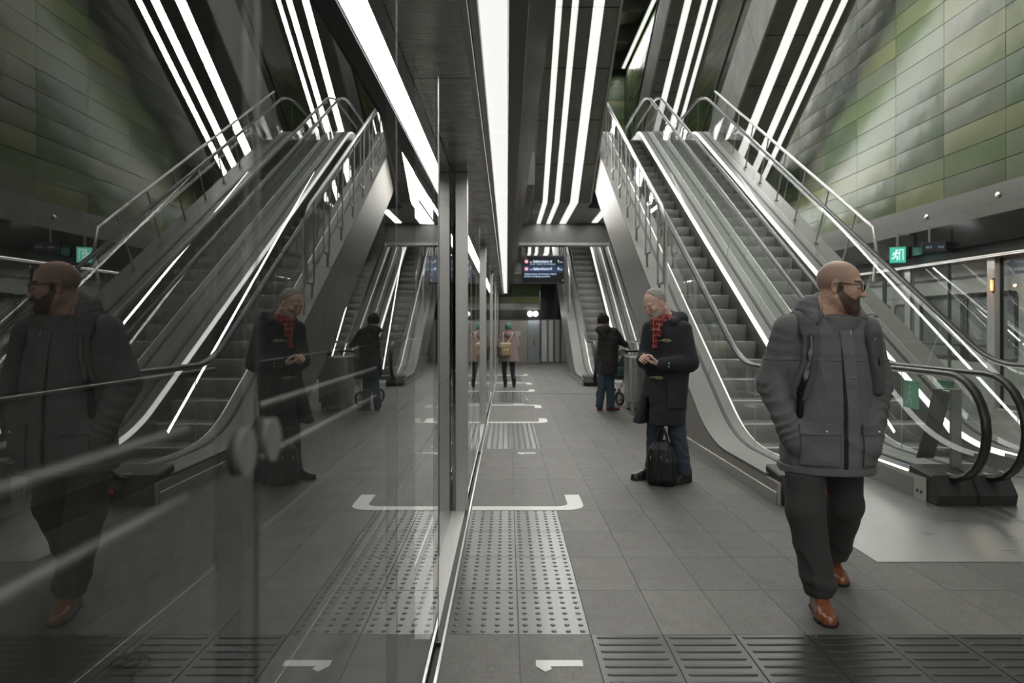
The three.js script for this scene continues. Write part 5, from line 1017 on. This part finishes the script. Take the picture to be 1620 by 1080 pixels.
  const coat = (x, y, z) => { let d = smin(torso(x, y, z), arms(x, y, z), 0.03); const c = Math.cos(yaw), s = Math.sin(yaw), lx = x * c - z * s, lz = x * s + z * c; d = smax(d, (lz > 0.02 && y < 0.80) ? 0.02 + 0.15 * (0.80 - y) - Math.abs(lx + 0.03) : -1, 0.02); return d - 0.006 * vn(x * 11, y * 7, z * 11) - 0.004 * (1 - Math.abs(Math.sin(y * 16 + x * 12 + 5 * vn(x * 8, y * 5, z * 8)))) * sst(1.3, 1.0, y); };
  const coatM = fabric('duffle_wool', [0.026, 0.027, 0.032]), coatM2 = fabric('duffle_trim', [0.032, 0.033, 0.038]);
  part('duffle_coat', meshField(coat, [-0.34, 0.5, -0.32], [0.4, 1.6, 0.4], 0.0085), coatM, t);
  part('pocket', meshField((x, y, z) => smax(coat(x, y, z) - 0.012, Math.max(Math.abs(x - 0.115) - 0.095, Math.abs(y - 0.84) - 0.13, 0.02 - z), 0.005), [-0.05, 0.66, 0], [0.3, 1.02, 0.4], 0.006), coatM2, t);
  part('cuff_tab', meshField((x, y, z) => smax(coat(x, y, z) - 0.008, Math.abs(along(elL, wrL, x, y, z) - 0.9) - 0.09, 0.004), [-0.16, 1.0, 0.14], [0.2, 1.26, 0.4], 0.006), coatM2, t);
  for (const [dx, y] of [[-0.03, 1.12], [-0.03, 1.09]]) { const g = new THREE.SphereGeometry(0.009, 12, 8).toNonIndexed(); g.translate(dx + 0.04, y + 0.01, surfZ(coat, dx + 0.04, y + 0.01) + 0.008); part('button', g, M.steelLight, t); }
  part('hood', meshField((x, y, z) => blend([cap([-0.02, 1.52, -0.10], [0.12, 1.55, -0.12], 0.05, 0.065), 0], [cap([0.12, 1.55, -0.12], [0.19, 1.53, 0.02], 0.065, 0.07), 0.04], [cap([0.19, 1.53, 0.02], [0.10, 1.50, 0.13], 0.066, 0.04), 0.04], [cap([0.2, 1.5, -0.03], [0.22, 1.40, -0.03], 0.07, 0.05), 0.04], [cap([-0.01, 1.66, 0.02], [0.03, 1.45, 0.02], 0.085, 0.095), -0.02])(x, y, z) - 0.006 * vn(x * 18, y * 18, z * 18), [-0.14, 1.32, -0.26], [0.34, 1.68, 0.24], 0.008), coatM2, t);
  const ropeM = std('toggle_rope', C(0.42, 0.36, 0.25), 0.8), woodM = std('toggle_wood', C(0.35, 0.26, 0.15), 0.5);
  for (const [x, y] of [[0.0, 1.33], [-0.075, 0.985]]) {
    const p = (a, b) => V(x + a, y + b, surfZ(coat, x + a, y + b) + 0.006);
    const tg = part('toggle', [cyl([p(-0.02, 0).x, y, -p(-0.02, 0).z - 0.008], [p(0.035, 0.004).x, y + 0.004, -p(0.035, 0.004).z - 0.008], 0.008, 0.0065, 10)], woodM, t);
    part('rope_loop', [tubeL([p(0.0, 0.008), p(0.04, 0.010), p(0.065, 0.002), p(0.04, -0.008), p(0.0, -0.006)], 0.005), tubeL([p(0.0, 0.006), p(-0.02, 0.004), p(-0.035, -0.008)], 0.005)], ropeM, tg);
  }
  // scarf: plaid of reds with pale lines
  const plaid = (x, y, z) => { const a = Math.abs(((x + z) * 17) % 1), b = Math.abs((y * 19 + (x - z) * 3) % 1); let k = [0.25, 0.016, 0.02]; if (a < 0.22 || b < 0.22) k = [0.16, 0.012, 0.016]; if (a > 0.9 || (b > 0.55 && b < 0.63)) k = [0.48, 0.32, 0.27]; return k; };
  const scarf = (x, y, z) => { const r = loft([[1.47, 0.015, 0.02, 0.105, 0.095], [1.53, 0.02, 0.015, 0.104, 0.098], [1.575, 0.035, -0.005, 0.09, 0.088]], yaw, 2.1, 0.02)(x, y, z - 0.0), inn = ell([0.0, 1.64, 0.02], [0.085, 0.11, 0.085])(x, y, z); const e1 = cap([-0.065, 1.50, 0.10], [-0.05, 1.40, 0.13], 0.046, 0.038)(x, y, z), e2 = cap([-0.065, 1.44, 0.12], [-0.075, 1.27, 0.135], 0.026, 0.02)(x, y, z); return smin(smin(smax(r, -inn, 0.015), e1, 0.02), e2, 0.012) - 0.008 * (1 - Math.abs(Math.sin(y * 38 + x * 22 - z * 14))) - 0.004 * vn(x * 25, y * 25, z * 25); };
  part('scarf', meshField(scarf, [-0.2, 1.2, -0.16], [0.2, 1.66, 0.24], 0.006, plaid), fabric('red_plaid', [1, 1, 1], { vertexColors: true }), t);
  // jeans and shoes
  const tr = blend([loft([[0.6, 0.06, 0, 0.15, 0.12], [0.9, 0.07, 0, 0.16, 0.12]], yaw), 0], [cap(hipL, knL, 0.10, 0.078), 0.03], [cap(knL, [0.212, 0.10, 0.06], 0.078, 0.072), 0.02], [cap(hipR, knR, 0.10, 0.078), 0.02], [cap(knR, [-0.045, 0.10, -0.09], 0.078, 0.072), 0.02]);
  part('jeans', meshField((x, y, z) => smax(tr(x, y, z) - 0.005 * vn(x * 12, y * 9, z * 12) - 0.007 * (1 - Math.abs(Math.sin(26 * y + 10 * x + 5 * vn(x * 9, y * 6, z * 9)))) * sst(0.7, 0.35, y), 0.06 - y, 0.012), [-0.2, 0.03, -0.26], [0.36, 0.96, 0.22], 0.0095), fabric('dark_denim', [0.06, 0.077, 0.097]), t);
  const shoeM = std('black_leather', C(0.018, 0.018, 0.018), 0.35);
  for (const [a, b] of [[[0.285, 0.02], [0.085, 0.17]], [[0.0, -0.12], [-0.265, -0.03]]]) {
    const box = [[Math.min(a[0], b[0]) - 0.08, -0.01, Math.min(a[1], b[1]) - 0.07], [Math.max(a[0], b[0]) + 0.08, 0.16, Math.max(a[1], b[1]) + 0.07]], s = part('shoe', meshField(shoeField(a, b, 0.05, 0.12, 0.012), ...box, 0.006), shoeM, t);
    part('sole', meshField((x, y, z) => smax(shoeField(a, b, 0.054, 0.12, 0.001)(x, y, z), y - 0.02, 0.003), ...box, 0.006), M.blackMat, s);
  }
  const ph = thing('mobile_phone', 'black phone held in both hands by the old man', 'phone', [X0 - 0.145, 1.165, -D0 + 0.232], 0);
  const pb = part('case', new RoundedBoxGeometry(0.074, 0.009, 0.15, 2, 0.004).toNonIndexed(), M.blackGloss, ph); part('screen', new RoundedBoxGeometry(0.067, 0.001, 0.138, 1, 0.0004).translate(0, 0.005, 0).toNonIndexed(), std('phone_screen', C(0.02, 0.025, 0.03), 0.1), ph);
  ph.rotation.set(0.25, 1.0, -0.35);
}
// ---------------------------------------------------------------- the bag between the old man's feet
{
  const t = thing('holdall', 'black shiny holdall with two carrying handles standing on the floor between the old man’s shoes', 'bag', [1.43, 0, -6.43], -0.32);
  const bagM = std('black_nylon', C(0.014, 0.016, 0.015), 0.36, 0, { bumpMap: clothBump, bumpScale: 0.0008 });
  const f = (x, y, z) => loft([[0.0, 0, 0, 0.125, 0.075], [0.05, 0, 0, 0.138, 0.088], [0.22, 0, 0, 0.136, 0.088], [0.33, 0, 0, 0.115, 0.075], [0.40, 0, 0, 0.07, 0.045], [0.42, 0, 0, 0.03, 0.02]], 0, 3.2, 0.025)(x, y, z) - 0.006 * vn(x * 18, y * 14, z * 18);
  part('shell', meshField(f, [-0.17, -0.02, -0.13], [0.17, 0.46, 0.13], 0.006), bagM, t);
  for (const x of [-0.065, 0.02]) part('zip_seam', meshField((a, b, c) => smax(f(a, b, c) - 0.005, Math.abs(a - x - 0.05 * Math.sin(b * 5)) - 0.005, 0.002), [-0.17, 0.02, 0], [0.17, 0.42, 0.14], 0.005), M.blackGloss, t);
  part('front_pocket', meshField((a, b, c) => smax(f(a, b, c) - 0.014, Math.max(Math.abs(a - 0.055) - 0.05, Math.abs(b - 0.15) - 0.10, 0.02 - c), 0.008), [-0.05, 0.02, 0], [0.17, 0.3, 0.14], 0.006), bagM, t);
  for (const z of [-0.025, 0.03]) part('handle', tube([[-0.05, 0.36, -z], [-0.045, 0.45, -z], [0.0, 0.53, -z * 0.6], [0.045, 0.45, -z], [0.05, 0.36, -z]], 0.011, 8, true), M.blackMat, t);
  for (const [x, y] of [[-0.09, 0.26], [0.005, 0.27], [0.06, 0.24]]) part('zip_pull', new RoundedBoxGeometry(0.008, 0.035, 0.006, 1, 0.002).translate(x, y, surfZ(f, x, y, 0.3) + 0.012).toNonIndexed(), M.steelLight, t);
}
// ---------------------------------------------------------------- woman in the black knitted hat
{
  const X0 = 1.69, D0 = 12.1, yaw = 2.25;
  const t = thing('person', 'person in black knitted hat, dark jacket and jeans, hands on a pushchair', 'person', [X0, 0, -D0]);
  const hf = headFrame([0.0, 1.545, 0.0], yaw, 0.1, 1.0), headW = hf.field(headField()), pal = [0.48, 0.29, 0.21];
  const sh1 = [0.16, 1.36, 0.08], el1 = [0.29, 1.20, 0.0], wr1 = [0.41, 1.13, -0.20], sh2 = [-0.02, 1.36, -0.14], el2 = [0.16, 1.2, -0.26], wr2 = [0.26, 1.12, -0.36];
  const h1 = [-0.01, 0.85, 0.03], k1 = [-0.04, 0.46, 0.03], a1 = [-0.085, 0.08, 0.03], h2 = [0.10, 0.85, -0.02], k2 = [0.10, 0.46, 0.03], a2 = [0.105, 0.08, 0.04];
  const bodyW = blend(loft([[0.84, 0.05, 0, 0.14, 0.11], [1.3, 0.08, 0, 0.14, 0.11], [1.45, 0.02, 0, 0.07, 0.06]], yaw), [cap(sh1, el1, 0.045, 0.038), 0.03], [cap(el1, wr1, 0.038, 0.027), 0.02], [cap(sh2, el2, 0.045, 0.038), 0.03], [cap(el2, wr2, 0.038, 0.027), 0.02], [cap(h1, k1, 0.08, 0.05), 0.04], [cap(k1, a1, 0.05, 0.036), 0.02], [cap(h2, k2, 0.08, 0.05), 0.04], [cap(k2, a2, 0.05, 0.036), 0.02]);
  const hA = handField(wr1, [0.5, -0.35, -0.75], [0.1, 0.9, -0.3], 1.2, 0.95, 1), hB = handField(wr2, [0.5, -0.3, -0.75], [0.1, 0.9, -0.3], 1.2, 0.95, -1);
  part('body', [meshField(headW, [-0.16, 1.38, -0.18], [0.18, 1.7, 0.18], 0.008, () => pal), meshField(bodyW, [-0.22, 0.03, -0.42], [0.46, 1.47, 0.2], 0.016, () => pal), meshField(hA, [0.3, 0.98, -0.42], [0.6, 1.22, -0.1], 0.006, () => pal), meshField(hB, [0.15, 0.96, -0.56], [0.46, 1.22, -0.25], 0.006, () => pal)], skin('skin_rose'), t);
  const blk = fabric('black_down', [0.026, 0.025, 0.025]);
  part('jacket', meshField((x, y, z) => smin(loft([[0.62, 0.04, 0, 0.195, 0.15], [0.85, 0.055, 0, 0.20, 0.16], [1.0, 0.06, 0, 0.188, 0.15], [1.25, 0.07, 0, 0.195, 0.15], [1.36, 0.065, 0, 0.165, 0.13], [1.44, 0.03, 0, 0.10, 0.10]], yaw, 2.2)(x, y, z), blend([cap(sh1, el1, 0.082, 0.07), 0], [cap(el1, wr1, 0.068, 0.052), 0.02], [cap(sh2, el2, 0.08, 0.07), 0], [cap(el2, wr2, 0.066, 0.052), 0.02])(x, y, z), 0.03) - 0.007 * vn(x * 11, y * 9, z * 11) - 0.004 * (1 - Math.abs(Math.sin(y * 22 + x * 6))), [-0.24, 0.58, -0.44], [0.48, 1.48, 0.22], 0.011), blk, t);
  part('hood', meshField((x, y, z) => blend([cap([-0.1, 1.40, 0.05], [0.02, 1.41, 0.12], 0.06, 0.07), 0], [cap([0.02, 1.41, 0.12], [0.12, 1.39, 0.06], 0.07, 0.05), 0.04], [cap([-0.06, 1.36, 0.11], [0.0, 1.28, 0.14], 0.06, 0.05), 0.04])(x, y, z) - 0.006 * vn(x * 16, y * 16, z * 16), [-0.2, 1.18, -0.04], [0.22, 1.52, 0.24], 0.011), blk, t);
  part('knitted_hat', meshField(hf.field((x, y, z) => { const d = ell([0, 0.03, -0.02], [0.096, 0.108, 0.116])(x, y, z) - 0.0025 * Math.sin(x * 160) - 0.003 * vn(x * 60, y * 60, z * 60) - 0.006 * sst(0.0, -0.02, y); return smax(smin(d, ell([0.02, 0.13, -0.03], [0.05, 0.02, 0.05])(x, y, z), 0.02), -0.05 - y, 0.01); }), [-0.16, 1.42, -0.18], [0.18, 1.72, 0.18], 0.007), fabric('black_knit', [0.012, 0.012, 0.012]), t);
  const tr = blend([loft([[0.62, 0.04, 0, 0.14, 0.11], [0.9, 0.05, 0, 0.15, 0.12]], yaw), 0], [cap(h1, k1, 0.095, 0.072), 0.02], [cap(k1, a1, 0.072, 0.066), 0.02], [cap(h2, k2, 0.095, 0.074), 0.02], [cap(k2, a2, 0.074, 0.07), 0.02]);
  part('jeans', meshField((x, y, z) => smax(tr(x, y, z) - 0.006 * vn(x * 12, y * 10, z * 12), 0.05 - y, 0.01), [-0.2, 0.02, -0.2], [0.26, 0.92, 0.2], 0.011), fabric('blue_denim', [0.05, 0.072, 0.098]), t);
  for (const [a, b] of [[[-0.10, 0.06], [-0.03, -0.14]], [[0.03, 0.07], [0.27, -0.02]]]) { const box = [[Math.min(a[0], b[0]) - 0.08, -0.01, Math.min(a[1], b[1]) - 0.07], [Math.max(a[0], b[0]) + 0.08, 0.14, Math.max(a[1], b[1]) + 0.07]]; const s = part('shoe', meshField(shoeField(a, b, 0.046, 0.095, 0.012), ...box, 0.008), std('russet_leather', C(0.16, 0.045, 0.03), 0.45), t); part('sole', meshField((x, y, z) => smax(shoeField(a, b, 0.05, 0.095, 0.001)(x, y, z), y - 0.018, 0.003), ...box, 0.008), M.blackMat, s); }
}
// ---------------------------------------------------------------- woman far down the platform
{
  const X0 = 0.035, D0 = 16.67;
  const t = thing('person', 'person far ahead in pale pink coat, green knitted hat and dark leggings', 'person', [X0, 0, -D0]);
  const pal = [0.5, 0.31, 0.24], hf = headFrame([0.0, 1.415, 0.0], Math.PI, 0, 0.92), headW = hf.field(headField());
  const S = (s) => ({ sh: [0.15 * s, 1.20, 0], el: [0.215 * s, 0.96, 0.0], wr: [0.225 * s, 0.74, -0.04], hp: [0.085 * s, 0.72, 0], kn: [0.10 * s, 0.40, 0], an: [0.105 * s, 0.07, 0.0] }), A = S(-1), B = S(1);
  A.an = [-0.075, 0.07, 0.02]; B.an = [0.135, 0.07, 0.04];
  const bodyW = blend(loft([[0.68, 0, 0, 0.13, 0.1], [1.1, 0, 0, 0.13, 0.1], [1.26, 0, 0, 0.08, 0.07], [1.33, 0, 0, 0.045, 0.045]], 0), ...[A, B].flatMap((q) => [[cap(q.sh, q.el, 0.04, 0.034), 0.03], [cap(q.el, q.wr, 0.034, 0.025), 0.02], [cap(q.hp, q.kn, 0.07, 0.045), 0.04], [cap(q.kn, q.an, 0.045, 0.032), 0.02]]));
  const hands = [A, B].map((q, i) => meshField(handField(q.wr, [0, -1, -0.05], [i ? 1 : -1, 0, 0], 0.5, 0.85, i ? 1 : -1), [q.wr[0] - 0.09, 0.5, -0.14], [q.wr[0] + 0.09, 0.8, 0.06], 0.007, () => pal));
  part('body', [meshField(headW, [-0.13, 1.26, -0.14], [0.13, 1.55, 0.14], 0.009, () => pal), meshField(bodyW, [-0.28, 0.02, -0.16], [0.28, 1.36, 0.16], 0.016, () => pal), ...hands], skin('skin_fair'), t);
  const pink = fabric('pink_wool', [0.29, 0.225, 0.215]);
  part('coat', meshField((x, y, z) => smin(loft([[0.61, 0.02, 0, 0.235, 0.17], [0.8, 0.015, 0, 0.222, 0.16], [1.05, 0.0, 0, 0.19, 0.14], [1.20, 0, 0, 0.175, 0.125], [1.30, 0, 0, 0.10, 0.09]], 0, 2.2)(x, y, z), blend([cap(A.sh, A.el, 0.075, 0.066), 0], [cap(A.el, A.wr, 0.064, 0.052), 0.02], [cap(B.sh, B.el, 0.075, 0.066), 0], [cap(B.el, B.wr, 0.064, 0.052), 0.02])(x, y, z), 0.03) - 0.008 * vn(x * 11, y * 8, z * 11), [-0.34, 0.56, -0.24], [0.34, 1.36, 0.24], 0.012), pink, t);
  part('hood', meshField((x, y, z) => blend([cap([-0.12, 1.27, 0.03], [0, 1.24, 0.10], 0.055, 0.07), 0], [cap([0, 1.24, 0.10], [0.12, 1.27, 0.03], 0.07, 0.055), 0.04])(x, y, z) - 0.006 * vn(x * 18, y * 18, z * 18), [-0.2, 1.12, -0.06], [0.2, 1.37, 0.2], 0.012), fabric('mauve_wool', [0.22, 0.15, 0.155]), t);
  part('knitted_hat', meshField(hf.field((x, y, z) => smax(ell([0, 0.03, -0.02], [0.094, 0.112, 0.112])(x, y, z) - 0.002 * Math.sin(x * 150), -0.04 - y, 0.012)), [-0.13, 1.34, -0.14], [0.13, 1.58, 0.14], 0.008), fabric('green_knit', [0.075, 0.18, 0.15]), t);
  part('leggings', meshField(blend([cap(A.hp, A.kn, 0.078, 0.056), 0], [cap(A.kn, A.an, 0.056, 0.042), 0.02], [cap(B.hp, B.kn, 0.078, 0.056), 0], [cap(B.kn, B.an, 0.056, 0.042), 0.02]), [-0.24, 0.03, -0.14], [0.26, 0.84, 0.16], 0.012), fabric('dark_leggings', [0.022, 0.03, 0.038]), t);
  for (const [q, d] of [[A, 0.02], [B, 0.04]]) part('boot', meshField(blend([shoeField([q.an[0], d + 0.06], [q.an[0], d - 0.18], 0.042, 0.09, 0.004), 0], [cap([q.an[0], 0.08, d], [q.an[0], 0.2, d], 0.046, 0.05), 0.02]), [q.an[0] - 0.08, -0.01, -0.22], [q.an[0] + 0.08, 0.26, 0.16], 0.009), std('black_boot', C(0.016, 0.016, 0.017), 0.45), t);
  const bp = thing('backpack', 'gold-coloured leather backpack hanging low on the pink-coated woman far ahead', 'backpack', [X0 - 0.075, 0, -D0 + 0.21]);
  const gold = std('gold_leather', C(0.36, 0.27, 0.14), 0.38, 0.2, { bumpMap: clothBump, bumpScale: 0.001 });
  part('bag', meshField((x, y, z) => rbox([0, 0.90, 0], [0.135, 0.165, 0.065], 0.05)(x, y, z) - 0.006 * vn(x * 20, y * 20, z * 20), [-0.18, 0.7, -0.1], [0.18, 1.1, 0.1], 0.01), gold, bp);
  part('front_pocket', meshField(rbox([0.01, 0.84, 0.07], [0.10, 0.075, 0.02], 0.02), [-0.12, 0.74, 0.03], [0.14, 0.94, 0.11], 0.008), gold, bp);
  part('flap', meshField(rbox([0, 1.0, 0.012], [0.138, 0.07, 0.07], 0.04), [-0.18, 0.9, -0.09], [0.18, 1.1, 0.11], 0.009), std('pale_gold', C(0.45, 0.36, 0.24), 0.4, 0.1), bp);
  for (const s of [-1, 1]) part('shoulder_strap', tube([[0.06 * s, 1.05, 0.02], [0.10 * s + 0.05, 1.22, 0.065], [0.12 * s + 0.06, 1.30, 0.13]], 0.017, 8, true), std('strap_beige', C(0.42, 0.36, 0.29), 0.6), bp);
  for (const x of [-0.02, 0.07]) { const g = new THREE.SphereGeometry(0.014, 10, 8).toNonIndexed(); g.translate(x, 0.93, 0.088); part('buckle', g, M.steelLight, bp); }
}

renderer.render(scene, camera);
